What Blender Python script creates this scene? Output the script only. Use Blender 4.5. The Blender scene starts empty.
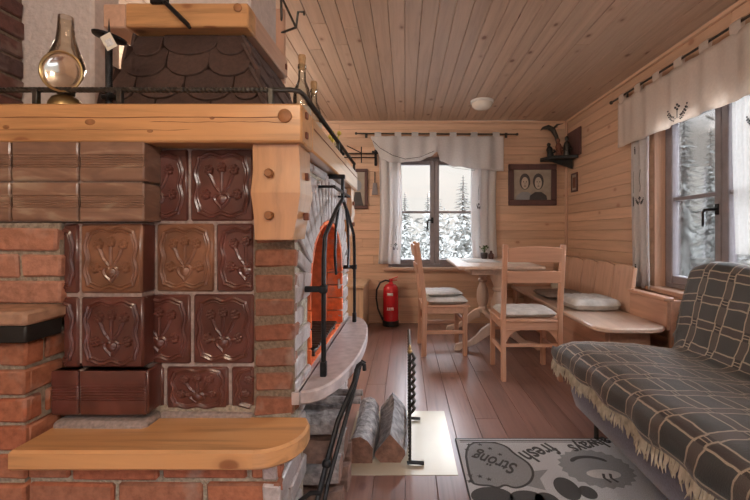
import bpy, bmesh, math, random
from mathutils import Vector, Matrix, noise
random.seed(7)
PI = math.pi
C = bpy.context.scene.collection
R = random.uniform

# ---------------------------------------------------------------- materials
def nt(name):
    m = bpy.data.materials.new(name); m.use_nodes = True
    t = m.node_tree; t.nodes.clear()
    out = t.nodes.new('ShaderNodeOutputMaterial'); b = t.nodes.new('ShaderNodeBsdfPrincipled')
    t.links.new(b.outputs[0], out.inputs[0])
    return m, t, b
def N(t, typ, **kw):
    n = t.nodes.new(typ)
    for k, v in kw.items():
        if k == 'inp':
            for i, x in v.items(): n.inputs[i].default_value = x
        else: setattr(n, k, v)
    return n
def L(t, a, b): t.links.new(a, b)
def math_n(t, op, a, b=None, c=None):
    n = t.nodes.new('ShaderNodeMath'); n.operation = op
    for i, x in enumerate((a, b, c)):
        if x is None: continue
        if isinstance(x, (int, float)): n.inputs[i].default_value = x
        else: t.links.new(x, n.inputs[i])
    return n.outputs[0]
def mixc(t, f, a, b, mode='MIX'):
    n = t.nodes.new('ShaderNodeMix'); n.data_type = 'RGBA'; n.blend_type = mode
    for i, x in ((0, f), (6, a), (7, b)):
        if isinstance(x, (int, float)): n.inputs[i].default_value = x
        elif isinstance(x, tuple): n.inputs[i].default_value = x if len(x) == 4 else (*x, 1)
        else: t.links.new(x, n.inputs[i])
    return n.outputs[2]
def ramp(t, fac, stops):
    n = t.nodes.new('ShaderNodeValToRGB'); e = n.color_ramp.elements
    while len(e) < len(stops): e.new(0.5)
    for k, (p, c) in enumerate(stops):
        e[k].position = p; e[k].color = (*c, 1) if len(c) == 3 else c
    t.links.new(fac, n.inputs[0]); return n.outputs[0]
def coords(t, scale=(1, 1, 1)):
    tc = t.nodes.new('ShaderNodeTexCoord'); mp = t.nodes.new('ShaderNodeMapping')
    mp.inputs['Scale'].default_value = scale
    t.links.new(tc.outputs['Object'], mp.inputs[0]); return mp.outputs[0]
def bump(t, b, h, strength=.3, dist=.01):
    n = t.nodes.new('ShaderNodeBump'); n.inputs['Strength'].default_value = strength
    n.inputs['Distance'].default_value = dist
    t.links.new(h, n.inputs['Height']); t.links.new(n.outputs[0], b.inputs['Normal'])
def sc3(c, k): return tuple(min(1, x * k) for x in c)

def wood(name, base, axis=2, rough=.5, knots=1.0, var=.18, coat=0., dark=.62, kn=(.45, .4), rare=.45):
    """pine: long grain along one axis, board-to-board variation, knots"""
    m, t, b = nt(name)
    s = [26, 26, 26]; s[axis] = 1.6
    s2 = [7, 7, 7]; s2[axis] = 4.2
    isl = t.nodes.new('ShaderNodeNewGeometry').outputs['Random Per Island']
    co = coords(t)
    off = N(t, 'ShaderNodeVectorMath', operation='ADD'); L(t, co, off.inputs[0])
    cx = N(t, 'ShaderNodeCombineXYZ'); k = math_n(t, 'MULTIPLY', isl, 37.0)
    L(t, k, cx.inputs[axis]); L(t, cx.outputs[0], off.inputs[1])
    m1 = N(t, 'ShaderNodeMapping'); m1.inputs['Scale'].default_value = s; L(t, off.outputs[0], m1.inputs[0])
    n1 = N(t, 'ShaderNodeTexNoise', inp={'Scale': 1.0, 'Detail': 5.0, 'Roughness': .6, 'Distortion': .6}); L(t, m1.outputs[0], n1.inputs['Vector'])
    col = ramp(t, n1.outputs[0], [(.25, sc3(base, dark)), (.5, base), (.8, sc3(base, 1.16))])
    v = math_n(t, 'ADD', math_n(t, 'MULTIPLY', isl, var * 2), 1 - var)
    hv = N(t, 'ShaderNodeHueSaturation'); L(t, col, hv.inputs['Color']); L(t, v, hv.inputs['Value'])
    col = hv.outputs[0]
    if knots:
        m2 = N(t, 'ShaderNodeMapping'); m2.inputs['Scale'].default_value = s2; L(t, off.outputs[0], m2.inputs[0])
        vo = N(t, 'ShaderNodeTexVoronoi', inp={'Scale': 1.0}); L(t, m2.outputs[0], vo.inputs['Vector'])
        keep = math_n(t, 'GREATER_THAN', N(t, 'ShaderNodeSeparateColor').outputs[0], rare)
        sep = keep.node.inputs[0].links[0].from_node; L(t, vo.outputs['Color'], sep.inputs[0])
        f = ramp(t, vo.outputs['Distance'], [(.0, (1, 1, 1)), (.09, (.9, .9, .9)), (.13, (.25, .25, .25)), (.22, (0, 0, 0))])
        f = math_n(t, 'MULTIPLY', math_n(t, 'MULTIPLY', f, keep), knots * .75)
        col = mixc(t, f, col, (base[0] * kn[0], base[1] * kn[1] * .8, base[2] * kn[1] * .7))
    L(t, col, b.inputs['Base Color']); b.inputs['Roughness'].default_value = rough
    b.inputs['Coat Weight'].default_value = coat; b.inputs['Coat Roughness'].default_value = .2; b.inputs['Coat IOR'].default_value = 1.7 if coat > .5 else 1.5
    bump(t, b, n1.outputs[0], .15, .004)
    return m
def plain(name, c, rough=.5, metal=0., nscale=30., amt=.25, bmp=.2, coat=0., sheen=0., dist=.004, c2=None):
    m, t, b = nt(name)
    n1 = N(t, 'ShaderNodeTexNoise', inp={'Scale': nscale, 'Detail': 4.0}); L(t, coords(t), n1.inputs['Vector'])
    col = ramp(t, n1.outputs[0], [(.3, sc3(c, 1 - amt)), (.7, c2 or sc3(c, 1 + amt))])
    L(t, col, b.inputs['Base Color']); b.inputs['Roughness'].default_value = rough; b.inputs['Metallic'].default_value = metal
    b.inputs['Coat Weight'].default_value = coat; b.inputs['Coat Roughness'].default_value = .08
    b.inputs['Sheen Weight'].default_value = sheen
    if bmp: bump(t, b, n1.outputs[0], bmp, dist)
    return m
def brickmat(name, ca, cb, cc, rough=.8, scale=40, bs=.6, coat=0., dirt=1.):
    m, t, b = nt(name)
    isl = t.nodes.new('ShaderNodeNewGeometry').outputs['Random Per Island']
    base = ramp(t, isl, [(0, ca), (.5, cb), (1, cc)])
    co = coords(t)
    n1 = N(t, 'ShaderNodeTexNoise', inp={'Scale': scale, 'Detail': 6.0, 'Roughness': .65}); L(t, co, n1.inputs['Vector'])
    n2 = N(t, 'ShaderNodeTexNoise', inp={'Scale': 11.0, 'Detail': 3.0}); L(t, co, n2.inputs['Vector'])
    col = mixc(t, 1.0, base, ramp(t, n1.outputs[0], [(.3, (.6, .58, .56)), (.6, (1, 1, 1)), (.8, (1.0, 1.0, 1.0))]), 'MULTIPLY')
    col = mixc(t, ramp(t, n2.outputs[0], [(.56, (0, 0, 0)), (.75, (.55 * dirt,) * 3)]), col, (.36, .30, .26))
    b.inputs['Coat Weight'].default_value = coat; b.inputs['Coat Roughness'].default_value = .3
    L(t, col, b.inputs['Base Color']); b.inputs['Roughness'].default_value = rough
    bump(t, b, n1.outputs[0], bs, .006)
    return m
def glassmat(name, tint=(1, 1, 1), refl=.12):
    m, t, b = nt(name); out = [n for n in t.nodes if n.type == 'OUTPUT_MATERIAL'][0]; t.nodes.remove(b)
    tr = N(t, 'ShaderNodeBsdfTransparent'); tr.inputs[0].default_value = (*tint, 1)
    gl = N(t, 'ShaderNodeBsdfGlossy'); gl.inputs['Roughness'].default_value = .03
    fr = N(t, 'ShaderNodeFresnel'); fr.inputs[0].default_value = 1.45
    f = math_n(t, 'MULTIPLY', fr.outputs[0], refl / .12)
    f = math_n(t, 'MINIMUM', f, .8)
    mx = N(t, 'ShaderNodeMixShader'); L(t, f, mx.inputs[0]); L(t, tr.outputs[0], mx.inputs[1]); L(t, gl.outputs[0], mx.inputs[2])
    L(t, mx.outputs[0], out.inputs[0]); return m
def cloth(name, c, trans=.35, rough=.9, nscale=60, clear=0.):
    m, t, b = nt(name); out = [n for n in t.nodes if n.type == 'OUTPUT_MATERIAL'][0]
    n1 = N(t, 'ShaderNodeTexNoise', inp={'Scale': nscale, 'Detail': 3.0}); L(t, coords(t), n1.inputs['Vector'])
    col = ramp(t, n1.outputs[0], [(.3, sc3(c, .92)), (.7, c)])
    L(t, col, b.inputs['Base Color']); b.inputs['Roughness'].default_value = rough
    tl = N(t, 'ShaderNodeBsdfTranslucent'); L(t, col, tl.inputs[0])
    mx = N(t, 'ShaderNodeMixShader'); mx.inputs[0].default_value = trans
    L(t, b.outputs[0], mx.inputs[1]); L(t, tl.outputs[0], mx.inputs[2]); L(t, mx.outputs[0], out.inputs[0])
    if clear:
        tr = N(t, 'ShaderNodeBsdfTransparent'); m2 = N(t, 'ShaderNodeMixShader'); m2.inputs[0].default_value = clear
        L(t, mx.outputs[0], m2.inputs[1]); L(t, tr.outputs[0], m2.inputs[2]); L(t, m2.outputs[0], out.inputs[0])
    return m
def plaid(name):
    """dark squares ruled with double cream lines, on the blanket's own u,v in metres"""
    m, t, b = nt(name)
    uv = N(t, 'ShaderNodeUVMap'); sp = N(t, 'ShaderNodeSeparateXYZ'); L(t, uv.outputs[0], sp.inputs[0])
    nz = N(t, 'ShaderNodeTexNoise', inp={'Scale': 14.0, 'Detail': 2.0}); L(t, uv.outputs[0], nz.inputs['Vector'])
    w = math_n(t, 'MULTIPLY', math_n(t, 'SUBTRACT', nz.outputs[0], .5), .10)
    def d(o, P): return math_n(t, 'ABSOLUTE', math_n(t, 'SUBTRACT', math_n(t, 'FRACT', math_n(t, 'ADD', math_n(t, 'DIVIDE', o, P), w)), .5))
    du, dv = d(sp.outputs[0], .132), d(sp.outputs[1], .165)
    def gt(x, a): return math_n(t, 'GREATER_THAN', x, a)
    def lt(x, a): return math_n(t, 'LESS_THAN', x, a)
    def both(*a):
        r = a[0]
        for q in a[1:]: r = math_n(t, 'MULTIPLY', r, q)
        return r
    def band(x, a, c): return both(gt(x, a), lt(x, c))
    ln = math_n(t, 'MAXIMUM', both(band(du, .315, .365), lt(dv, .40)), both(band(dv, .34, .38), lt(du, .36)))
    ln = math_n(t, 'MAXIMUM', ln, both(band(dv, .36, .405), gt(du, .36)))
    ln = math_n(t, 'MAXIMUM', ln, both(band(du, .43, .46), gt(dv, .385)))
    sq = both(lt(du, .325), lt(dv, .35)); bar = both(gt(du, .38), lt(dv, .33)); knot = both(gt(du, .34), gt(dv, .40))
    wv = N(t, 'ShaderNodeTexNoise', inp={'Scale': 260.0, 'Detail': 2.0}); L(t, uv.outputs[0], wv.inputs['Vector'])
    col = mixc(t, sq, (.095, .080, .072), (.045, .052, .052))
    col = mixc(t, bar, col, (.060, .050, .048)); col = mixc(t, knot, col, (.030, .025, .025))
    col = mixc(t, math_n(t, 'MULTIPLY', ln, .9), col, (.50, .42, .32))
    col = mixc(t, .6, col, ramp(t, wv.outputs[0], [(.3, (.55, .55, .55)), (.7, (1, 1, 1))]), 'MULTIPLY')
    L(t, col, b.inputs['Base Color']); b.inputs['Roughness'].default_value = .42
    b.inputs['Sheen Weight'].default_value = .2; b.inputs['Sheen Roughness'].default_value = .4
    b.inputs['Specular IOR Level'].default_value = .55
    h = math_n(t, 'ADD', math_n(t, 'MULTIPLY', ln, .8), math_n(t, 'MULTIPLY', wv.outputs[0], .5))
    bump(t, b, h, .5, .006)
    return m

M = {}
M['wall_x'] = wood('pine_wall_boards_x', (.62, .405, .27), 0, .42, 1.0, .10, .12, .80, (.55, .42))
M['wall_y'] = wood('pine_wall_boards_y', (.62, .405, .27), 1, .42, 1.0, .10, .12, .80, (.55, .42))
M['ceil'] = wood('pine_ceiling_boards', (.50, .37, .275), 1, .5, 1.3, .10, .05, .78, (.34, .28))
M['floor'] = wood('floor_boards', (.24, .13, .105), 1, .36, .8, .16, .4, .62)
M['groove'] = plain('board_backing', (.16, .09, .05), .8, bmp=0)
M['beam_x'] = wood('oiled_beam_x', (.56, .295, .125), 0, .38, 1.25, .05, .25, .58, (.42, .36), .0)
M['beam_y'] = wood('oiled_beam_y', (.56, .295, .125), 1, .28, 1.0, .05, 1.0, .68)
M['beam_z'] = wood('oiled_beam_z', (.52, .265, .115), 2, .32, .9, .05, .9, .70)
M['pine_x'] = wood('furniture_pine_x', (.58, .36, .25), 0, .42, .5, .10, .15, .78)
M['pine_y'] = wood('furniture_pine_y', (.58, .36, .25), 1, .42, .5, .10, .15, .78)
M['pine_z'] = wood('furniture_pine_z', (.58, .36, .25), 2, .42, .4, .10, .15, .78)
M['chr_x'] = wood('chair_pine_x', (.58, .33, .22), 0, .42, .3, .08, .15, .8)
M['chr_y'] = wood('chair_pine_y', (.58, .33, .22), 1, .42, .3, .08, .15, .8)
M['chr_z'] = wood('chair_pine_z', (.58, .33, .22), 2, .42, .3, .08, .15, .8)
M['pale_z'] = wood('pale_table_pine_z', (.62, .46, .36), 2, .4, .2, .05, .2, .85)
M['pale_y'] = wood('pale_table_pine_y', (.62, .46, .36), 1, .3, .3, .05, .3, .85)
M['darkwood'] = wood('dark_stained_wood', (.10, .045, .04), 2, .5, 0, .1)
M['dowel'] = plain('dowel_end', (.30, .13, .05), .5, amt=.3)
M['peg'] = plain('dark_peg', (.17, .06, .035), .6)
M['brick'] = brickmat('red_brick', (.36, .11, .055), (.44, .165, .085), (.30, .13, .08))
M['brickpale'] = brickmat('worn_brick', (.46, .21, .13), (.52, .26, .18), (.40, .20, .14))
M['brickbrown'] = brickmat('brown_brick', (.24, .085, .05), (.31, .13, .075), (.22, .10, .07))
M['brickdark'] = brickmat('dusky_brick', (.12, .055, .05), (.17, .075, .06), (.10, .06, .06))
M['brickglare'] = brickmat('glare_pale_brick', (.44, .39, .38), (.52, .47, .47), (.38, .31, .30), .36, 40, .8, .6)  # paler brick for the side faces, daylight glare put into the colour
M['firebrick'] = brickmat('orange_fire_brick', (.80, .15, .04), (.86, .20, .06), (.74, .12, .035), .6, 30, .4)
M['fireplate'] = plain('rust_brown_firebox', (.50, .13, .05), .6, amt=.25)
M['mortar'] = plain('mortar', (.32, .27, .21), .95, nscale=90, amt=.3, bmp=.8, dist=.01)
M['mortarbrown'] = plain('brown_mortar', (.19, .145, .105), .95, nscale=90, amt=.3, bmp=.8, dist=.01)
M['grout'] = plain('pale_grout', (.30, .24, .22), .9, nscale=80, amt=.25, bmp=.6)
def tile_mat(name, c, st=(1, 1, 1), hi=1.6):
    m, t, b = nt(name)
    isl = t.nodes.new('ShaderNodeNewGeometry').outputs['Random Per Island']
    co = coords(t)
    n1 = N(t, 'ShaderNodeTexNoise', inp={'Scale': 9.0, 'Detail': 3.0, 'Distortion': .8}); L(t, coords(t, st), n1.inputs['Vector'])
    col = ramp(t, n1.outputs[0], [(.3, sc3(c, .65)), (.55, c), (.75, (c[0] * 1.5, c[1] * hi, c[2] * hi * 1.05))])
    L(t, col, b.inputs['Base Color']); b.inputs['Roughness'].default_value = .34
    b.inputs['Coat Weight'].default_value = .6; b.inputs['Coat Roughness'].default_value = .2
    n2 = N(t, 'ShaderNodeTexNoise', inp={'Scale': 22.0, 'Detail': 2.0}); L(t, co, n2.inputs['Vector'])
    bump(t, b, n2.outputs[0], .25, .008)
    return m
M['tile'] = tile_mat('brown_glazed_tile', (.105, .032, .024))
M['tilesheen'] = tile_mat('brown_glaze_with_sheen', (.25, .145, .10), (.8, 1, 3.2), 2.0)  # glaze variation plus grey reflections painted in as pale stretched blotches
M['tilewarm'] = tile_mat('amber_brown_glazed_tile', (.20, .088, .048))
M['plaster'] = plain('rough_white_plaster', (.62, .54, .50), .9, nscale=45, amt=.08, bmp=.6, dist=.01)
M['iron'] = plain('black_wrought_iron', (.022, .022, .024), .42, .7, 60, .3, .4)
M['oldiron'] = plain('rusty_dark_iron', (.07, .065, .058), .4, .7, 40, .4, .5)
M['shingle'] = brickmat('brown_wood_shingle', (.075, .042, .034), (.09, .052, .042), (.065, .038, .032), .7, 60, .4, 0, 0)
M['stone'] = plain('hearth_concrete', (.44, .38, .38), .3, nscale=26, amt=.2, bmp=.3)
M['blackband'] = plain('black_iron_band', (.02, .022, .022), .5, .3)
M['slab'] = plain('pinkish_stone_slab', (.40, .24, .16), .7, nscale=25, amt=.3, bmp=.4)
M['glass'] = glassmat('window_glass')
M['bglass'] = glassmat('bottle_glass', (.95, .96, .94), .14)
M['lglass'] = glassmat('lamp_glass', (.95, .92, .87), .10)
M['frame'] = plain('brown_window_frame', (.23, .205, .215), .35, nscale=20, amt=.1, bmp=.1)
M['cloth'] = cloth('white_curtain', (.88, .87, .87), .55)
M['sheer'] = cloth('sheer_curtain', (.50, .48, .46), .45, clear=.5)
M['linen'] = cloth('cream_linen', (.86, .78, .71), .5)
M['stitch'] = plain('dark_embroidery', (.05, .05, .055), .9, bmp=0)
M['plaid'] = plaid('plaid_blanket')
M['fringe'] = plain('cream_wool_fringe', (.47, .42, .33), .95, amt=.3, bmp=0)
M['fringegrey'] = plain('grey_wool_fringe', (.30, .29, .27), .95, amt=.3, bmp=0)
M['sofa'] = plain('violet_grey_upholstery', (.105, .098, .145), .85, nscale=120, amt=.3, sheen=.3)
M['cushion'] = plain('pale_grey_check_fabric', (.52, .50, .47), .9, nscale=18, amt=.18, bmp=.3)
M['cushdark'] = plain('taupe_fabric', (.26, .21, .18), .9, nscale=25, amt=.2, bmp=.3)
M['piping'] = plain('grey_piping', (.36, .36, .36), .9, bmp=0)
M['rug'] = plain('grey_rug', (.52, .55, .59), .95, nscale=300, amt=.3, bmp=.4)
M['rugdark'] = plain('charcoal_rug_print', (.075, .08, .085), .95, nscale=300, amt=.3, bmp=.4)
M['rugmid'] = plain('mid_grey_rug_print', (.28, .30, .32), .95, nscale=300, amt=.3, bmp=.4)
M['ruglight'] = plain('light_rug_print', (.60, .61, .62), .95, nscale=300, amt=.2, bmp=.4)
M['sheet'] = plain('cream_reflection_steel', (.56, .50, .39), .24, .15, nscale=4, amt=.04, bmp=.04)  # steel whose cream reflections are put into the base colour
M['bark'] = plain('grey_bark', (.33, .31, .31), .55, nscale=26, amt=.55, bmp=1.0, dist=.02)
M['splitside'] = plain('split_wood_side', (.20, .125, .10), .75, nscale=30, amt=.4, bmp=.8, dist=.01)
M['splitwood'] = plain('split_wood_end', (.20, .105, .075), .85, nscale=40, amt=.35, bmp=.6, dist=.01)
M['red'] = plain('red_enamel', (.55, .012, .02), .25, nscale=5, amt=.05, bmp=0, coat=.5)
M['rubber'] = plain('black_rubber', (.012, .012, .013), .5, bmp=0)
M['white'] = plain('white_paint', (.72, .70, .67), .5, nscale=10, amt=.05, bmp=0)
M['paper'] = plain('cream_paper', (.70, .66, .56), .8, nscale=20, amt=.06, bmp=0)
M['sepia'] = plain('sepia_print', (.36, .31, .25), .6, nscale=12, amt=.15, bmp=0)
M['skinprint'] = plain('sepia_light_print', (.52, .45, .37), .6, nscale=20, amt=.1, bmp=0)
M['hairprint'] = plain('sepia_dark_print', (.05, .045, .045), .6, nscale=20, amt=.2, bmp=0)
M['cork'] = plain('cork', (.42, .26, .13), .9, nscale=80, amt=.35)
M['brass'] = plain('dull_brass', (.42, .30, .14), .35, .8, 20, .25, .2)
M['mirror'] = plain('tin_reflector', (.72, .70, .64), .16, .95, 8, .1, .3)
M['green'] = plain('plant_leaf', (.07, .13, .04), .6, nscale=30, amt=.3)
M['yellow'] = plain('yellow_petals', (.55, .42, .06), .7, nscale=30, amt=.2)
M['terracotta'] = plain('dark_ceramic', (.06, .05, .05), .4)
M['needle'] = plain('frosted_needles', (.085, .095, .08), .95, nscale=9, amt=.4, bmp=0, c2=(.24, .24, .225))
M['frost'] = plain('frosted_twigs', (.15, .155, .14), .9, nscale=7, amt=.4, bmp=0, c2=(.20, .20, .185))
M['trunk'] = plain('tree_bark', (.10, .08, .065), .95, nscale=10, amt=.3)
M['snow'] = plain('frosty_ground', (.17, .165, .155), .9, nscale=.4, amt=.12, bmp=0)
M['chest'] = wood('chest_pine_z', (.62, .42, .26), 2, .45, .5, .1)
M['dome'] = plain('opal_lamp_glass', (.72, .68, .60), .25, nscale=6, amt=.05, bmp=0)

# ---------------------------------------------------------------- mesh helpers
def sub(v): return v if isinstance(v, Vector) else Vector(v)
def face(bm, vs, mi=0):
    try:
        f = bm.faces.new(vs); f.material_index = mi; return f
    except ValueError: return None
def hexa(bm, P, mi=0):
    """P: 8 points, bottom loop then top loop"""
    v = [bm.verts.new(p) for p in P]
    for q in ((3, 2, 1, 0), (4, 5, 6, 7), (0, 1, 5, 4), (1, 2, 6, 5), (2, 3, 7, 6), (3, 0, 4, 7)): face(bm, [v[i] for i in q], mi)
def cbox(bm, Mx, size, bev=.003, jit=0., mi=0):
    """chamfered box centred on matrix Mx"""
    hx, hy, hz = (s / 2 for s in size); b = min(bev, hx * .45, hy * .45, hz * .45)
    V = {}
    for sx in (-1, 1):
        for sy in (-1, 1):
            for sz in (-1, 1):
                j = Vector((R(-jit, jit), R(-jit, jit), R(-jit, jit))) if jit else Vector()
                for a in range(3):
                    d = [hx - b, hy - b, hz - b]; d[a] += b
                    V[(sx, sy, sz, a)] = bm.verts.new(Mx @ (Vector((sx * d[0], sy * d[1], sz * d[2])) + j))
    S = (-1, 1)
    for a in range(3):
        o = [i for i in range(3) if i != a]
        for s in S:
            ring = []
            for (p, q) in ((-1, -1), (1, -1), (1, 1), (-1, 1)):
                k = [0, 0, 0]; k[a] = s; k[o[0]] = p; k[o[1]] = q; ring.append(V[(*k, a)])
            if (s > 0) == (a == 1): ring.reverse()
            face(bm, ring, mi)
    for a in range(3):
        o = [i for i in range(3) if i != a]
        for p in S:
            for q in S:
                k0 = [0, 0, 0]; k0[o[0]] = p; k0[o[1]] = q
                k1 = list(k0); k0[a] = -1; k1[a] = 1
                face(bm, [V[(*k0, o[0])], V[(*k1, o[0])], V[(*k1, o[1])], V[(*k0, o[1])]], mi)
    for sx in S:
        for sy in S:
            for sz in S: face(bm, [V[(sx, sy, sz, a)] for a in range(3)], mi)
def box(bm, x0, x1, y0, y1, z0, z1, bev=.003, jit=0., mi=0):
    cbox(bm, Matrix.Translation(((x0 + x1) / 2, (y0 + y1) / 2, (z0 + z1) / 2)), (abs(x1 - x0), abs(y1 - y0), abs(z1 - z0)), bev, jit, mi)
def frame_of(d):
    d = d.normalized(); u = Vector((0, 0, 1)) if abs(d.z) < .9 else Vector((1, 0, 0))
    a = d.cross(u).normalized(); return a, d.cross(a).normalized()
def tube(bm, pts, r, seg=8, mi=0, cap=True, flat=None):
    """round bar through pts; r number or list; flat=(ka,kb) squashes the section"""
    pts = [sub(p) for p in pts]; n = len(pts); rr = r if isinstance(r, (list, tuple)) else [r] * n
    rings = []; prev = None
    for i, p in enumerate(pts):
        d = (pts[min(i + 1, n - 1)] - pts[max(i - 1, 0)])
        if d.length < 1e-9: d = Vector((0, 0, 1))
        if prev is None: a, b = frame_of(d)
        else:
            dn = d.normalized(); a = prev - dn * prev.dot(dn)
            a = a.normalized() if a.length > 1e-6 else frame_of(d)[0]; b = dn.cross(a).normalized()
        prev = a; ka, kb = flat or (1, 1)
        rings.append([bm.verts.new(p + a * (math.cos(2 * PI * k / seg) * rr[i] * ka) + b * (math.sin(2 * PI * k / seg) * rr[i] * kb)) for k in range(seg)])
    for i in range(n - 1):
        for k in range(seg): face(bm, [rings[i][k], rings[i][(k + 1) % seg], rings[i + 1][(k + 1) % seg], rings[i + 1][k]], mi)
    if cap: face(bm, rings[0][::-1], mi); face(bm, rings[-1], mi)
def twist(bm, p0, p1, r, turns, mi=0, seg=4):
    p0, p1 = sub(p0), sub(p1); d = p1 - p0; a, b = frame_of(d); n = max(8, int(turns * 10)); rings = []
    for i in range(n + 1):
        q = i / n; c = p0 + d * q; ring = []
        for k in range(seg):
            th = 2 * PI * (k / seg + turns * q); ring.append(bm.verts.new(c + a * math.cos(th) * r + b * math.sin(th) * r))
        rings.append(ring)
    for i in range(n):
        for k in range(seg): face(bm, [rings[i][k], rings[i][(k + 1) % seg], rings[i + 1][(k + 1) % seg], rings[i + 1][k]], mi)
    face(bm, rings[0][::-1], mi); face(bm, rings[-1], mi)
def lathe(bm, prof, c=(0, 0, 0), seg=20, mi=0, Mx=None, capb=True, capt=True):
    Mx = Mx or Matrix.Translation(c); rings = []
    for (r, z) in prof:
        rings.append([bm.verts.new(Mx @ Vector((r * math.cos(2 * PI * k / seg), r * math.sin(2 * PI * k / seg), z))) for k in range(seg)])
    for i in range(len(rings) - 1):
        for k in range(seg): face(bm, [rings[i][k], rings[i][(k + 1) % seg], rings[i + 1][(k + 1) % seg], rings[i + 1][k]], mi)
    if capb: face(bm, rings[0][::-1], mi)
    if capt: face(bm, rings[-1], mi)
def prism(bm, poly, Mx, depth, mi=0, bev=0.):
    """poly in local xy extruded along local z from 0 to depth; bev insets both ends"""
    n = len(poly)
    def ring(z, k):
        if not k: return [bm.verts.new(Mx @ Vector((x, y, z))) for x, y in poly]
        out = []; area = sum(poly[i][0] * poly[(i + 1) % n][1] - poly[(i + 1) % n][0] * poly[i][1] for i in range(n)); sg = 1 if area > 0 else -1
        for i in range(n):
            p0, p1, p2 = Vector(poly[i - 1]), Vector(poly[i]), Vector(poly[(i + 1) % n])
            e1 = (p1 - p0).normalized(); e2 = (p2 - p1).normalized()
            nn = Vector((-(e1.y + e2.y), e1.x + e2.x)) * sg
            nn = nn.normalized() if nn.length > 1e-6 else Vector((0, 0))
            q = p1 + nn * k; out.append(bm.verts.new(Mx @ Vector((q.x, q.y, z))))
        return out
    rs = [ring(0, bev)] + ([ring(bev, 0), ring(depth - bev, 0)] if bev else []) + [ring(depth, bev)]
    for a, b in zip(rs, rs[1:]):
        for k in range(n): face(bm, [a[k], a[(k + 1) % n], b[(k + 1) % n], b[k]], mi)
    face(bm, rs[0][::-1], mi); face(bm, rs[-1], mi)
def ball(bm, c, r, mi=0, seg=12, sc=(1, 1, 1)):
    prof = [(max(1e-4, math.sin(PI * i / 8) * r), -math.cos(PI * i / 8) * r) for i in range(9)]
    lathe(bm, prof, seg=seg, mi=mi, Mx=Matrix.Translation(c) @ Matrix.Diagonal((*sc, 1)))
def pillow(bm, w, d, h, n=14, Mx=Matrix(), mi=0, quilt=0.):
    top, bot = [], []
    for j in range(n + 1):
        a, b = [], []
        for i in range(n + 1):
            u, v = 2 * i / n - 1, 2 * j / n - 1
            k = (1 - abs(u) ** 5) * (1 - abs(v) ** 5); k = max(0, k) ** .3
            q = 1 - quilt * (abs(math.sin(u * 2.5 * PI)) < .35) * .5 - quilt * (abs(math.sin(v * 2.5 * PI)) < .35) * .5
            rx = 1 - .05 * v * v; ry = 1 - .05 * u * u
            a.append(bm.verts.new(Mx @ Vector((u * w / 2 * rx, v * d / 2 * ry, h / 2 + h / 2 * k * q + R(-.001, .001)))))
            b.append(a[-1] if i in (0, n) or j in (0, n) else bm.verts.new(Mx @ Vector((u * w / 2 * rx, v * d / 2 * ry, h / 2 - h / 2 * k))))
        top.append(a); bot.append(b)
    for j in range(n):
        for i in range(n):
            face(bm, [top[j][i], top[j][i + 1], top[j + 1][i + 1], top[j + 1][i]], mi)
            face(bm, [bot[j][i], bot[j + 1][i], bot[j + 1][i + 1], bot[j][i + 1]], mi)
def sheet_grid(bm, fn, nu, nv, mi=0, uvf=None):
    g = [[bm.verts.new(fn(i / nu, j / nv)) for i in range(nu + 1)] for j in range(nv + 1)]
    uvl = bm.loops.layers.uv.verify() if uvf else None
    for j in range(nv):
        for i in range(nu):
            f = face(bm, [g[j][i], g[j][i + 1], g[j + 1][i + 1], g[j + 1][i]], mi)
            if uvf and f:
                for lp, (a, b) in zip(f.loops, ((i, j), (i + 1, j), (i + 1, j + 1), (i, j + 1))): lp[uvl].uv = uvf(a / nu, b / nv)
    return g
def text(bm, s, size, Mx, mi=0, depth=.001):
    cu = bpy.data.curves.new('t', 'FONT'); cu.body = s; cu.size = size; cu.align_x = 'CENTER'; cu.align_y = 'CENTER'; cu.extrude = depth; cu.offset = size * .012
    o = bpy.data.objects.new('t', cu); C.objects.link(o)
    dg = bpy.context.evaluated_depsgraph_get(); me = bpy.data.meshes.new_from_object(o.evaluated_get(dg))
    me.transform(Mx); n0 = len(bm.faces); bm.from_mesh(me); bm.faces.ensure_lookup_table()
    for f in bm.faces[n0:]: f.material_index = mi
    bpy.data.objects.remove(o); bpy.data.curves.remove(cu); bpy.data.meshes.remove(me)

# ---------------------------------------------------------------- scene-graph helpers
def wloc(p):
    v = Vector()
    while p: v += p.location; p = p.parent
    return v
def obj(name, bm, mats, parent=None, world=True, ang=38, solid=0.):
    """links a bmesh as ONE object; coordinates are world ones unless world=False"""
    if parent and world: bmesh.ops.translate(bm, verts=bm.verts, vec=-wloc(parent))
    bmesh.ops.recalc_face_normals(bm, faces=bm.faces)
    me = bpy.data.meshes.new(name); bm.to_mesh(me); bm.free()
    for m in (mats if isinstance(mats, (list, tuple)) else [mats]): me.materials.append(M[m] if isinstance(m, str) else m)
    me.shade_smooth(); me.set_sharp_from_angle(angle=math.radians(ang))
    o = bpy.data.objects.new(name, me); C.objects.link(o); o.parent = parent
    if solid:
        md = o.modifiers.new('thickness', 'SOLIDIFY'); md.thickness = solid; md.offset = 0
    return o
def tag(o, label=None, cat=None, group=None, kind=None):
    for k, v in (('label', label), ('category', cat), ('group', group), ('kind', kind)):
        if v: o[k] = v
    return o
def thing(name, label, cat, loc=(0, 0, 0), group=None, kind=None):
    o = bpy.data.objects.new(name, None); o.empty_display_size = .1; C.objects.link(o); o.location = loc
    return tag(o, label, cat, group, kind)
def single(name, bm, mats, label, cat, loc=(0, 0, 0), group=None, world=True, kind=None, **kw):
    """a thing that is one mesh; origin moved to loc"""
    if world: bmesh.ops.translate(bm, verts=bm.verts, vec=-Vector(loc))
    o = obj(name, bm, mats, None, **kw); o.location = loc
    return tag(o, label, cat, group, kind)
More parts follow.
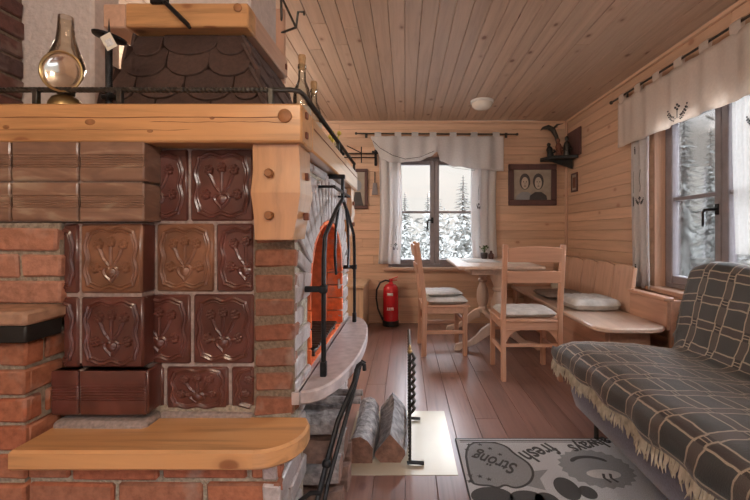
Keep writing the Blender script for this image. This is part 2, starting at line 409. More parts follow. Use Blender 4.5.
def struct(name, bm, mats, parent=None, **kw):
    o = obj(name, bm, mats, parent, **kw); o['kind'] = 'structure'; return o
def kids(o): return [c for c in bpy.data.objects if c.parent == o]
def dup(root, loc=None, rotz=None, label=None):
    r = root.copy(); C.objects.link(r)
    if loc is not None: r.location = loc
    if rotz is not None: r.rotation_euler = (0, 0, rotz)
    if label: r['label'] = label
    for ch in kids(root):
        c = ch.copy(); C.objects.link(c); c.parent = r
        for g in kids(ch):
            d = g.copy(); C.objects.link(d); d.parent = c
    return r
B = bmesh.new
CX, CY, F, CZ = 405., 233., 400., 1.07           # principal point, focal length in pixels, eye height
def at(px, py, Y): return Vector(((px - CX) * Y / F, Y, CZ - (py - CY) * Y / F))

# ---------------------------------------------------------------- the room
XR, XL, YB, YF, ZC = 1.926, -2.7, 4.756, -2.1, 2.40
def rects_minus(u0, u1, v0, v1, holes):
    """the rectangle with rectangular holes, cut to pieces"""
    out = [(u0, u1, v0, v1)]
    for (a, b, c, d) in holes:
        nxt = []
        for (p, q, r, s) in out:
            if q <= a or p >= b or s <= c or r >= d: nxt.append((p, q, r, s)); continue
            if r < c: nxt.append((p, q, r, c))
            if s > d: nxt.append((p, q, d, s))
            if p < a: nxt.append((p, a, max(r, c), min(s, d)))
            if q > b: nxt.append((b, q, max(r, c), min(s, d)))
        out = nxt
    return [x for x in out if x[1] - x[0] > .004 and x[3] - x[2] > .004]
def board_wall(name, along, plane, inward, u0, u1, holes, mat, z1=ZC, bw=.1, thick=.16):
    bm = B()
    def put(p, q, r, s, a, b, bev, mi):
        lo, hi = sorted((a, b))
        if along == 'x': box(bm, p, q, lo, hi, r, s, bev, 0, mi)
        else: box(bm, lo, hi, p, q, r, s, bev, 0, mi)
    z = 0.
    while z < z1 - 1e-4:
        # two lengths of board per row, butted at a random place
        zt = min(z + bw, z1); cuts = [u0, R(u0 + .3 * (u1 - u0), u0 + .7 * (u1 - u0)), u1]
        for a, b in zip(cuts, cuts[1:]):
            for (p, q, r, s) in rects_minus(a, b, z + .0006, zt - .0006, holes): put(p, q, r, s, plane, plane - inward * .018, .003, 0)
        z = zt
    for (p, q, r, s) in rects_minus(u0 - .1, u1 + .1, -.1, z1 + .1, holes): put(p, q, r, s, plane - inward * .0175, plane - inward * thick, 0.0, 1)
    return struct(name, bm, [mat, 'groove'])
WZ0, WZ1 = .655, 2.005
WB = (-.22, .935)                 # back window, x range
WR = (1.95, 3.106)                # right window, y range
WF = (-1.6, .9)                   # unseen glazing behind the viewer, added for fill daylight, x range
board_wall('wall_back', 'x', YB, -1, XL, XR, [(WB[0], WB[1], WZ0, WZ1)], 'wall_x')
board_wall('wall_right', 'y', XR, -1, YF, YB, [(WR[0], WR[1], WZ0, WZ1), (-1.5, -.35, WZ0, WZ1)], 'wall_y')
board_wall('wall_left', 'y', XL, 1, YF, YB, [], 'wall_y')
board_wall('wall_front', 'x', YF, 1, XL, XR, [(WF[0], WF[1], .3, 2.15)], 'wall_x')
bm = B(); y_cuts = None; x = XL
while x < XR - 1e-4:
    q = min(x + .1, XR); c = R(.2, 3.2)
    for a, b in ((YF, c), (c, YB)): box(bm, x + .0008, q - .0008, a, b, ZC, ZC + .018, .005)
    x = q
box(bm, XL - .15, XR + .15, YF - .15, YB + .15, ZC + .0175, ZC + .1, 0, 0, 1)
struct('ceiling', bm, ['ceil', 'groove'])
bm = B(); x = XL
while x < XR - 1e-4:
    q = min(x + .135, XR); c = R(.6, 3.8)
    for a, b in ((YF, c), (c, YB)): box(bm, x + .0006, q - .0006, a, b, -.02, 0, .0018)
    x = q
box(bm, XL - .15, XR + .15, YF - .15, YB + .15, -.12, -.0195, 0, 0, 1)
struct('floor', bm, ['floor', 'groove'])
bm = B(); box(bm, XL, XR - .02, YB - .022, YB, 0, .022, .004); struct('baseboard_back', bm, 'wall_x')
bm = B(); box(bm, XR - .016, XR, 2.75, YB - .022, 0, .022, .004); struct('baseboard_right', bm, 'wall_y')
bm = B(); box(bm, XR - .028, XR, YB - .028, YB, .86, ZC, .008); struct('trim_1', bm, 'pine_z')
bm = B(); box(bm, XR - .022, XR, YF, YB - .03, ZC - .03, ZC, .006); struct('trim_2', bm, 'wall_y')
bm = B(); box(bm, XL, XR - .03, YB - .022, YB, ZC - .03, ZC, .006); struct('trim_3', bm, 'wall_x')

def window(name, W, H, loc, rotz, sashes=2, muntin=.5, handle_sash=0):
    """local x along the wall, y outwards, origin bottom centre on the inner wall face"""
    root = thing(name, None, None, (0, 0, 0), None, 'structure')
    bm = B(); d0, d1 = .0, .16                     # lining of the reveal
    box(bm, -W / 2 - .001, -W / 2 + .02, d0, d1, 0, H, .002); box(bm, W / 2 - .02, W / 2 + .001, d0, d1, 0, H, .002)
    box(bm, -W / 2 + .02, W / 2 - .02, d0, d1, H - .02, H + .001, .002)
    obj('jamb_lining', bm, 'pine_z', root, False)
    bm = B(); box(bm, -W / 2 - .03, W / 2 + .03, -.05, -.0005, -.03, .005, .006); box(bm, -W / 2 + .0205, W / 2 - .0205, -.0005, .158, -.03, .004, .003)
    obj('sill', bm, 'pine_x', root, False)
    bm = B(); f0, f1, fw = .08, .14, .035; w = W / 2 - .021
    box(bm, -w, -w + fw, f0, f1, .006, H - .021, .004); box(bm, w - fw, w, f0, f1, .006, H - .021, .004)
    box(bm, -w + fw, w - fw, f0, f1, .006, .006 + fw, .004); box(bm, -w + fw, w - fw, f0, f1, H - .021 - fw, H - .021, .004)
    obj('frame', bm, 'frame', root, False)
    sw = (2 * (w - fw)) / sashes
    for k in range(sashes):
        a = -w + fw + k * sw + .001; b = a + sw - .002; z0, z1 = .006 + fw + .001, H - .022 - fw; st = .055
        bm = B()
        box(bm, a, a + st, .072, .128, z0, z1, .006); box(bm, b - st, b, .072, .128, z0, z1, .006)
        box(bm, a + st, b - st, .072, .128, z0, z0 + st, .006); box(bm, a + st, b - st, .072, .128, z1 - st, z1, .006)
        zm = z0 + (z1 - z0) * muntin; box(bm, a + st, b - st, .082, .124, zm - .014, zm + .014, .004)
        s = obj('sash', bm, 'frame', root, False)
        bm = B(); box(bm, a + st - .005, b - st + .005, .098, .104, z0 + st - .005, zm - .010, 0); box(bm, a + st - .005, b - st + .005, .098, .104, zm + .010, z1 - st + .005, 0)
        obj('pane', bm, 'glass', s, False)
        if k == handle_sash:
            bm = B(); hx = (b - st / 2) if k == 0 else (a + st / 2); hz = H * .42
            box(bm, hx - .014, hx + .014, .062, .0725, hz - .035, hz + .035, .003)
            tube(bm, [(hx, .066, hz), (hx, .035, hz), (hx - .01, .028, hz), (hx - .045, .026, hz), (hx - .06, .026, hz - .015), (hx - .062, .026, hz - .11)], .010, 8)
            tag(obj('handle', bm, 'iron', s, False), 'black lever handle')
    root.location = loc; root.rotation_euler = (0, 0, rotz); return root
window('window_1', WB[1] - WB[0], WZ1 - WZ0, ((WB[0] + WB[1]) / 2, YB, WZ0), 0)
# the photo's right wall: local x runs from far to near
window('window_2', WR[1] - WR[0], WZ1 - WZ0, (XR, (WR[0] + WR[1]) / 2, WZ0), -PI / 2)
window('added_window_3', WF[1] - WF[0], 1.85, ((WF[0] + WF[1]) / 2, YF, .3), PI, 4)  # unseen, added to let in soft frontal fill light
window('added_window_4', 1.15, WZ1 - WZ0, (XR, -.925, WZ0), -PI / 2)  # unseen, added to throw daylight on the sofa and fireplace side

# plaster chimney block and the brick return wall beside it
bm = B(); box(bm, -1.58, -1.25, 1.6, 1.76, 1.4505, ZC, .012); struct('wall_chimney', bm, 'plaster')
# ---------------------------------------------------------------- brick helper
def bricks(bm, O, U, V, W, H, hole=None, bl=.235, bh=.066, gap=.012, out=.012, mi=0, first=0, thick=.05, jit=.0025, stagger=1):
    """courses of brick on the plane O + u*U + v*V; U x V points outwards"""
    O, U, V = Vector(O), Vector(U), Vector(V); Nn = U.cross(V)
    v = 0.; row = first
    while v < H - .012:
        h = min(bh, H - v); u = -(bl / 2 + gap / 2) * (row % 2) * stagger
        while u < W:
            a, b = max(u, 0), min(u + bl + R(-.006, .006), W)
            if b - a > .02 and not (hole and hole((a + b) / 2, v + h / 2)):
                segs = [(a, b)]
                if hole:                       # trim to the hole's edge
                    n = 12; ok = [not hole(a + (b - a) * (i + .5) / n, v + h / 2) for i in range(n)]
                    segs = []; s = None
                    for i in range(n + 1):
                        if i < n and ok[i]:
                            if s is None: s = i
                        elif s is not None: segs.append((a + (b - a) * s / n, a + (b - a) * i / n)); s = None
                for (p, q) in segs:
                    if q - p < .02: continue
                    d = thick; c = O + U * ((p + q) / 2) + V * (v + h / 2) + Nn * (out - d / 2 + R(-.002, .002))
                    Mx = Matrix((( *U, 0), (*V, 0), (*Nn, 0), (0, 0, 0, 1))).transposed(); Mx.translation = c
                    cbox(bm, Mx, (q - p, h, d), .006, jit, mi)
            u += bl + gap
        v += bh + gap; row += 1

stove = thing('tiled_stove', 'big brown-tiled brick stove with open arched fireplace and shingled hood', 'stove', (-.66, 1.8, 0))
PX = -.345                                       # plane of the fireplace side
# ---- brick base with the wood niche
NY0, NY1, NZ1 = 1.40, 2.02, .46
bm = B()
box(bm, -1.04, -.357, 1.112, NY0, 0, .4445, 0, 0, 1); box(bm, -1.04, -.357, NY1, 2.43, 0, .53, 0, 0, 1)
box(bm, -1.04, -.80, NY0, NY1, 0, .53, 0, 0, 1); box(bm, -.80, -.357, NY0, NY1, NZ1, .53, 0, 0, 1); box(bm, -.80, -.357, NY0, NY1, -.0, .012, 0, 0, 1)
box(bm, -1.04, -.357, 1.25, NY0, .4445, .53, 0, 0, 1)
bricks(bm, (-1.04, 1.112, 0), (1, 0, 0), (0, 0, 1), .695, .444, out=.012, mi=0)
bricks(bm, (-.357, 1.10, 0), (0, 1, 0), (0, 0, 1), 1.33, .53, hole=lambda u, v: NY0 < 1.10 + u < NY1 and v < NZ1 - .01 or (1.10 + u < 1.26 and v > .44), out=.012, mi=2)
obj('brick_base', bm, ['brick', 'mortar', 'brickglare'], stove)
# ---- left pier, its slab and band, and the brick panel above
bm = B(); box(bm, -1.62, -1.057, 1.112, 1.30, 0, .774, 0, 0, 1)
bricks(bm, (-1.62, 1.112, 0), (1, 0, 0), (0, 0, 1), .575, .774, out=.012, first=1)
bricks(bm, (-1.057, 1.112, 0), (0, 1, 0), (0, 0, 1), .17, .774, out=.012, bl=.11)
obj('brick_pier', bm, ['brick', 'mortar'], stove)
bm = B(); box(bm, -1.64, -1.018, 1.072, 1.19, .774, .822, .004); obj('iron_band', bm, 'blackband', stove)
bm = B(); box(bm, -1.64, -1.007, 1.06, 1.195, .822, .86, .008); obj('pier_slab', bm, 'slab', stove)
bm = B(); box(bm, -1.62, -1.02, 1.182, 1.30, .86, 1.1, 0, 0, 1)
bricks(bm, (-1.62, 1.182, .862), (1, 0, 0), (0, 0, 1), .61, .24, out=.012, first=1)
obj('brick_panel', bm, ['brickpale', 'mortar'], stove)
# ---- body of the stove round the firebox vault
FY0, FY1, FS, FT, FB = 1.475, 2.20, .88, 1.12, .575
YC, HW = (FY0 + FY1) / 2, (FY1 - FY0) / 2
def in_arch(y, z):
    if not FY0 < y < FY1: return False
    return z < FS + (FT - FS) * math.sqrt(max(0, 1 - ((y - YC) / HW) ** 2))
bm = B(); xs = PX - .012
box(bm, -1.5, xs, 1.262, FY0 - .012, .53, 1.335, 0, 0, 1)
box(bm, -1.5, xs, FY1 + .012, 2.43, .53, 1.335, 0, 0, 1)
box(bm, -1.5, -.93, FY0 - .012, FY1 + .012, .53, 1.335, 0, 0, 1)
box(bm, -.93, xs, FY0 - .012, FY1 + .012, 1.14, 1.335, 0, 0, 1)
box(bm, -.93, xs, FY0 - .012, FY1 + .012, .53, FB - .008, 0, 0, 1)
for s in (0, 1):                                 # spandrels
    pts = [(YC + (s * 2 - 1) * (HW + .012), 1.14), (YC, 1.14)] + [(YC + (s * 2 - 1) * HW * math.sin(a), FS + (FT - FS) * math.cos(a)) for a in [PI / 2 * i / 8 for i in range(9)]] + [(YC + (s * 2 - 1) * (HW + .012), FS)]
    prism(bm, pts, Matrix(((0, 0, 1, -.93), (1, 0, 0, 0), (0, 1, 0, 0), (0, 0, 0, 1))), .93 + xs, 1)
RW = .19
def in_ring(y, z):
    if z < FS: return in_arch(y, z)
    return ((y - YC) / (HW + RW)) ** 2 + ((z - FS) / (FT - FS + RW)) ** 2 < 1 and True
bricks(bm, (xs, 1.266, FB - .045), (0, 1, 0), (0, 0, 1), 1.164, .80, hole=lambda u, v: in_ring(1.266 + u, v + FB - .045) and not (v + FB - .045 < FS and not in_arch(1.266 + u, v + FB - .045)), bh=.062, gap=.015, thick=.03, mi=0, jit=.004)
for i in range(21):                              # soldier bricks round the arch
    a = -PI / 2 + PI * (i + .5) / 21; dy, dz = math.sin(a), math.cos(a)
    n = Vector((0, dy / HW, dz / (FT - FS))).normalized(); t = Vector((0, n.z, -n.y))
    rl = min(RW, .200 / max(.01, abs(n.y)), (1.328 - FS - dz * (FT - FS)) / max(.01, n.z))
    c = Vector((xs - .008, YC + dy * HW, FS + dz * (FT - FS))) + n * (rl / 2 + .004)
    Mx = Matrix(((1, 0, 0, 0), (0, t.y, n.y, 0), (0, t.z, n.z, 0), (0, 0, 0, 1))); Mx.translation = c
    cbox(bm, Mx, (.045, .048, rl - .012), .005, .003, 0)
obj('fireplace_wall', bm, ['brickglare', 'mortar'], stove)
# ---- firebox: brick reveal, then the smooth inner lining
bm = B()
for z in [FB + .07 * i for i in range(5)]:
    for y, s in ((FY0, 1), (FY1, -1)):
        for x0, x1 in ((-.43, PX + .001),):
            box(bm, x0, x1, min(y, y - s * .011), max(y, y - s * .011) + s * 0, z + .003, min(z + .067, FS), .004, .0015)
for i in range(13):
    a = -PI / 2 + PI * (i + .5) / 13; dy, dz = math.sin(a), math.cos(a)
    n = Vector((0, dy / HW, dz / (FT - FS))).normalized(); t = Vector((0, n.z, -n.y))
    Mx = Matrix(((1, 0, 0, 0), (0, t.y, n.y, 0), (0, t.z, n.z, 0), (0, 0, 0, 1))); Mx.translation = Vector((-.3875, YC + dy * HW, FS + dz * (FT - FS))) - n * .002
    cbox(bm, Mx, (.085, .078, .018), .004, .001)
fire = obj('firebox_reveal', bm, 'firebrick', stove)
bm = B(); k = .93; pts = [(FY0 + .012, FB - .006)] + [(YC + HW * k * math.sin(a), FS + (FT - FS) * k * math.cos(a)) for a in [-PI / 2 + PI * i / 18 for i in range(19)]] + [(FY1 - .012, FB - .006)]
pts = [(YC - HW * k, FB - .006)] + pts[1:-1] + [(YC + HW * k, FB - .006)]
rings = [[bm.verts.new((x, y, z)) for y, z in pts] for x in (-.429, -.88)]
for i in range(len(pts)): face(bm, [rings[0][i], rings[0][(i + 1) % len(pts)], rings[1][(i + 1) % len(pts)], rings[1][i]])
face(bm, rings[1])
big = [bm.verts.new((-.429, YC + (y - YC) / k, FS + (z - FS) / k if z > FS else z)) for y, z in pts]
for i in range(len(pts) - 1): face(bm, [rings[0][i], rings[0][i + 1], big[i + 1], big[i]])
obj('firebox_lining', bm, 'fireplate', stove)
bm = B()
for i in range(9): box(bm, -.87, -.352, FY0 + .012 + i * .078, FY0 + .012 + i * .078 + .074, FB - .012, FB + .001, .002, .0008)
obj('firebox_floor', bm, 'firebrick', stove)
bm = B()
box(bm, -.62, -.60, 1.60, 2.07, FB + .012, FB + .03, .003); box(bm, -.38, -.36, 1.60, 2.07, FB + .012, FB + .03, .003)
for i in range(14): tube(bm, [(-.63, 1.62 + i * .033, FB + .038), (-.35, 1.62 + i * .033, FB + .038)], .007, 6)
for x in (-.61, -.37):
    for y in (1.61, 2.06): box(bm, x - .008, x + .008, y - .008, y + .008, FB - .001, FB + .013, .001)
obj('fire_grate', bm, 'oldiron', stove)
# ---- rounded hearth shelf
bm = B(); pts = [(PX + .016, 1.245)]
for i in range(25):
    a = PI * i / 24; pts.append((PX + .016 + .148 * math.sin(a) ** .8, 1.83 - .57 * math.cos(a)))
pts += [(PX + .016, 2.41)]
prism(bm, pts, Matrix.Translation((0, 0, .528)), .044, 0, .006)
box(bm, PX - .01, PX + .017, 1.25, 2.41, .532, .571, .001)
obj('hearth_shelf', bm, 'stone', stove)
# ---- relief tiles
def motif(bm, P, w, h, clip, mi=0, seed=0):
    """scalloped border, heart vase and three flowers; P(u,v,d) maps tile coords (-.5...5) to the world"""
    def line(pts, r, seg=6):
        run = []
        for p in pts + [None]:
            if p and clip[0] <= p[0] <= clip[1]: run.append(p)
            else:
                if len(run) > 1: tube(bm, [P(u * w, v * h, .0) for u, v in run], r, seg, mi)
                run = []
    for off, r in ((0., .0060), (.042, .0034)):
        c = []
        for i in range(65):
            t = 2 * PI * i / 64; q = max(abs(math.cos(t)), abs(math.sin(t))); k = (.425 - off) * (1 / q) ** .88 * (1 - .055 * math.cos(8 * t))
            c.append((math.cos(t) * k * .95, math.sin(t) * k))
        line(c, r)
    heart = []
    for i in range(25):
        t = 2 * PI * i / 24; heart.append((.0085 * 16 * math.sin(t) ** 3 * .85, -.21 + .0085 * (13 * math.cos(t) - 5 * math.cos(2 * t) - 2 * math.cos(3 * t) - math.cos(4 * t)) * .85))
    line(heart, .006)
    if clip[0] < -.08 and clip[1] > .08:
        lathe(bm, [(1e-4, .0075), (.010, .006), (.018, .0005)][::-1], seg=12, mi=mi, Mx=Matrix(((*(P(1, 0, 0) - P(0, 0, 0)), 0), (*(P(0, 1, 0) - P(0, 0, 0)), 0), (*(P(0, 0, 1) - P(0, 0, 0)), 0), (0, 0, 0, 1))).transposed().__class__.Translation(P(0, -.2 * h, 0)) @ Matrix(((*(P(1, 0, 0) - P(0, 0, 0)), 0), (*(P(0, 1, 0) - P(0, 0, 0)), 0), (*(P(0, 0, 1) - P(0, 0, 0)), 0), (0, 0, 0, 1))).transposed())
    stems = [((0, -.09), (0, .24)), ((-.03, -.1), (-.20, .21)), ((.03, -.1), (.20, .21)), ((-.1, -.16), (-.25, -.13)), ((.1, -.16), (.25, -.13))]
    for k, (a, b) in enumerate(stems):
        line([(a[0] + (b[0] - a[0]) * s + .03 * math.sin(PI * s) * (1 if b[0] >= 0 else -1) * (k > 0), a[1] + (b[1] - a[1]) * s) for s in [j / 6 for j in range(7)]], .0052)
        if clip[0] + .05 < b[0] < clip[1] - .05:
            for j in range(6):
                t = 2 * PI * j / 6 + .3; p = (b[0] + .048 * math.cos(t), b[1] + .048 * math.sin(t)); ball(bm, P(p[0] * w, p[1] * h, 0), .0078, mi, 6)
            ball(bm, P(b[0] * w, b[1] * h, .002), .0062, mi, 6)
    for s in (-1, 1):
        line([(s * (.06 + .10 * j / 5), -.04 + .16 * j / 5 - .05 * math.sin(PI * j / 5)) for j in range(6)], .0055)
def relief_tile(bm, x0, x1, z0, z1, y, full=None, mi=0, side='both', amp=1.):
    """one tile facing the viewer; full = width of a whole tile when this one is cut"""
    w = x1 - x0; h = z1 - z0; cx, cz = (x0 + x1) / 2, (z0 + z1) / 2
    box(bm, x0, x1, y, y + .03, z0, z1, .006, .0006, mi)
    fw = full or w; ox = cx
    if full and full > w * 1.15:
        ox = x1 - fw / 2 if side == 'left' else x0 + fw / 2      # the cut end is left or right
        clip = ((x0 - ox) / fw + .02, (x1 - ox) / fw - .02)
    else: clip = (-.6, .6)
    motif(bm, lambda u, v, d: Vector((ox + u, y - d, cz + v)), fw, h, clip, mi)
def X(px, Y): return (px - CX) * Y / F
def Z(py, Y): return CZ - (py - CY) * Y / F
def panel(name, rows, Y, mats, back):
    bm = B(); x0, x1, z0, z1, yb = back; box(bm, x0, x1, Y + .006, yb, z0, z1, .001, 0, 1)
    for (py0, py1, tiles) in rows:
        for tl in tiles:
            a, b = tl[0], tl[1]; full = tl[2] * Y / F if len(tl) > 2 else None; sd = tl[3] if len(tl) > 3 else 'left'
            relief_tile(bm, X(a, Y), X(b, Y), Z(py1, Y), Z(py0, Y), Y, full, tl[4] if len(tl) > 4 else 0, sd)
    return obj(name, bm, mats, stove)
Y1 = 1.25
panel('tile_panel', [(149, 221, [(159, 187.5, 63), (190, 253)]), (223.5, 292, [(156, 213.5, 0, 'left', 2), (216, 253, 60, 'right')]),
                     (294.5, 364, [(152, 190, 62), (193, 253.5)]), (367, 409.5, [(150, 163, 40), (166, 228), (231, 253.5, 60, 'right')])],
      Y1, ['tile', 'grout', 'tilewarm'], (-.81, -.472, .505, 1.335, 1.275))
Y2 = 1.19
panel('oven_tiles', [(224, 293.5, [(62.5, 78, 60), (80, 141.5, 0, 'left', 2)]), (297, 368, [(62.5, 78, 60), (80, 143)])], Y2, ['tile', 'grout', 'tilewarm'], (-1.018, -.787, .68, 1.10, 1.262))
bm = B()                                          # plain returns of the projecting oven
for (a, b) in ((224, 293.5), (297, 368)): box(bm, -.80, -.784, Y2 + .004, 1.2595, Z(b, Y2), Z(a, Y2), .004)
obj('oven_side_tiles', bm, 'tile', stove)
def cornice(name, rows, Y, tiles, xr, mats, yb, left):
    bm = B()
    for (py0, py1) in rows:
        z0, z1 = Z(py1, Y), Z(py0, Y); h = z1 - z0
        for (a, b) in tiles:
            x0, x1 = X(a, Y), X(b, Y)
            prof = [(0, 0), (.004, .04), (.005, .08), (.005, .335), (.002, .35)]
            for i in range(5): prof += [(.002, .352 + i * .06), (.0042, .367 + i * .06), (.0042, .390 + i * .06), (.002, .405 + i * .06)]
            prof += [(.002, .66), (.005, .675), (.005, .95), (.003, 1)]
            pts = [(-d, v * h) for d, v in prof] + [(.03, h), (.03, 0)]
            prism(bm, pts, Matrix(((0, 0, 1, x0), (1, 0, 0, Y + .006), (0, 1, 0, z0), (0, 0, 0, 1))), x1 - x0, 0, .0035)
        box(bm, xr - .018, xr, Y + .009, yb, z0, z1, .004, 0, 0)
    zz0, zz1 = Z(rows[-1][1], Y), Z(rows[0][0], Y)
    box(bm, left, xr - .012, Y + .012, yb, zz0 - .002, zz1, .001, 0, 1)
    return obj(name, bm, mats, stove)
cornice('upper_cornice', [(141.5, 181), (182.5, 221)], 1.168, [(-160, -60), (-58, 9), (11, 77), (79, 143.4)], -.764, ['tilesheen', 'grout'], 1.2595, -1.62)
cornice('lower_cornice', [(371.5, 416)], 1.178, [(50, 77), (79, 145)], -.762, ['tile', 'grout'], 1.2595, -1.04)
bm = B(); box(bm, -1.04, -.76, 1.17, 1.262, .47, .516, .01, .004); box(bm, -.76, -.472, 1.236, 1.262, .47, .512, .01, .004); obj('mortar_ledge', bm, 'grout', stove)
# ---- brick corner column below the timber post
bm = B(); bricks(bm, (-.472, 1.262, .50), (1, 0, 0), (0, 0, 1), .127, .57, out=.012, bl=.127, bh=.056, gap=.021, jit=.005, stagger=0)
box(bm, -.474, -.347, 1.2555, 1.263, .5, 1.07, 0, 0, 1)
obj('corner_bricks', bm, ['brickbrown', 'mortarbrown'], stove)
# ---- bench board
bm = B(); pts = [(-1.04, 1.235), (-1.04, 1.048), (-.40, 1.048)]
for i in range(10):
    a = -PI / 2 + PI / 2 * i / 9; pts.append((-.40 + .115 * math.cos(a), 1.165 + .117 * math.sin(a)))
pts += [(-.285, 1.20), (-.305, 1.245), (-.4, 1.248)]
prism(bm, pts, Matrix.Translation((0, 0, .445)), .053, 0, .007)
obj('bench_board', bm, 'beam_x', stove)
# ---- mantel beams
bm = B(); box(bm, -1.75, -.301, 1.17, 1.305, 1.336, 1.45, .006); 
for (za, x0, x1, wr) in ((1.408, -1.7, -.31, .0012), (1.372, -1.25, -.62, .0007), (1.395, -.75, -.33, .0008)):
    tube(bm, [(x0 + (x1 - x0) * i / 24, 1.1702, za + .004 * noise.noise(Vector((i * .35, za * 40, 0)))) for i in range(25)], [.0002] + [wr * R(.6, 1.3) for _ in range(23)] + [.0002], 5, 1)
for (px, py, r) in ((90, 122, .012), (6, 127, .008), (150, 131, .007), (212, 118, .006)):
    lathe(bm, [(r, -.0002), (r * .9, .0004), (r * .3, .0006)], seg=12, mi=2, Mx=Matrix(((1.35, 0, 0, X(px, 1.17)), (0, 0, -1, 1.170), (0, .8, 0, Z(py, 1.17)), (0, 0, 0, 1))))
mb = obj('front_beam', bm, ['beam_x', 'peg', 'dowel'], stove)
bm = B(); lathe(bm, [(.02, 0), (.02, .006), (.017, .008)], seg=18, Mx=Matrix(((1, 0, 0, X(285, 1.17)), (0, 0, -1, 1.171), (0, 1, 0, Z(116, 1.17)), (0, 0, 0, 1)))); obj('dowel', bm, 'dowel', mb)
bm = B(); box(bm, -.43, -.301, 1.305, 2.53, 1.336, 1.45, .006); box(bm, -.302, -.2985, 1.32, 2.52, 1.412, 1.4145, .0005, 0, 1)
sb = obj('side_beam', bm, ['beam_y', 'peg'], stove)
for z in (1.365, 1.425):
    bm = B(); box(bm, -.3015, -.294, 1.205, 1.222, z - .010, z + .010, .002); obj('peg', bm, 'peg', sb)
bm = B(); box(bm, -1.75, -.43, 1.305, 2.45, 1.40, 1.44, .003); obj('mantel_shelf', bm, 'beam_x', stove)
# ---- carved posts carrying the beams
def post(y0, y1, x0, x1, lean):
    bm = B(); zs = [1.05, 1.12, 1.188, 1.192, 1.26, 1.335]
    ws = [(-.018, .004), (-.006, .0), (.006, .010), (.006, .010), (.002, -.002), (.0, .004)]
    rg = []
    for z, (d, e) in zip(zs, ws):
        rg.append([bm.verts.new(p) for p in ((x0 - d * .4, y0 - e, z), (x1 + d, y0 - e, z), (x1 + d, y1 + e * 1.6, z), (x0 - d * .4, y1 + e * .3, z))])
    for a, b in zip(rg, rg[1:]):
        for k in range(4): face(bm, [a[k], a[(k + 1) % 4], b[(k + 1) % 4], b[k]])
    face(bm, rg[0][::-1]); face(bm, rg[-1]); return bm
po = obj('carved_post', post(1.20, 1.335, -.456, -.318, 0), 'beam_z', stove, ang=20)
for z in (1.19 + .058, 1.19 - .068):
    bm = B(); lathe(bm, [(.0135, 0), (.0135, .010), (.010, .016)], seg=14, Mx=Matrix(((1, 0, 0, X(270, 1.2)), (0, 0, -1, 1.195), (0, 1, 0, z), (0, 0, 0, 1)))); obj('dowel', bm, 'dowel', po)
    bm = B(); box(bm, -.321, -.305, 1.262, 1.280, z - .012, z + .012, .002); obj('peg', bm, 'peg', po)
po = obj('carved_post', post(2.36, 2.47, -.40, -.318, 0), 'beam_z', stove, ang=20)
for z in (1.248, 1.122):
    bm = B(); box(bm, -.321, -.305, 2.405, 2.425, z - .012, z + .012, .002); obj('peg', bm, 'peg', po)
# ---- wrought iron arch standing off the fireplace mouth
bm = B(); xi = -.283; ya, yb_ = 1.39, 2.24; ym = (ya + yb_) / 2
near = [(xi, ya, .582), (xi, ya, .80), (xi, ya + .004, .98), (xi, ya + .03, 1.06), (xi, ym - .16, 1.17), (xi, ym, 1.225)]
far = [(x, 2 * ym - y, z) for x, y, z in near]
for p in (near, far): tube(bm, p, .0085, 8)
for y, z in ((ya, .875), (yb_, .88)):
    box(bm, PX - .004, xi + .012, y - .009, y + .009, z - .010, z + .010, .003); box(bm, xi - .013, xi + .013, y - .013, y + .013, z - .014, z + .014, .004)
for y in (ya, yb_): box(bm, xi - .011, xi + .011, y - .011, y + .011, .572, .625, .003)
tube(bm, [(xi, ym, 1.21), (xi, ym, 1.30), (xi, ym, 1.335)], .008, 8)
tube(bm, [(xi, ym - .22, 1.255), (xi, ym + .22, 1.255)], .007, 8)
for s in (-1, 1): tube(bm, [(xi, ym + s * .22, 1.255), (PX, ym + s * .22, 1.255)], .006, 6); tube(bm, [(xi, ym + s * .10, 1.185), (xi, ym + s * .17, 1.10), (xi, ym + s * .20, .98), (xi, ym + s * .17, .90)], .006, 6)
box(bm, PX - .004, xi + .012, ym - .012, ym + .012, 1.315, 1.335, .003)
obj('iron_arch', bm, 'iron', stove)
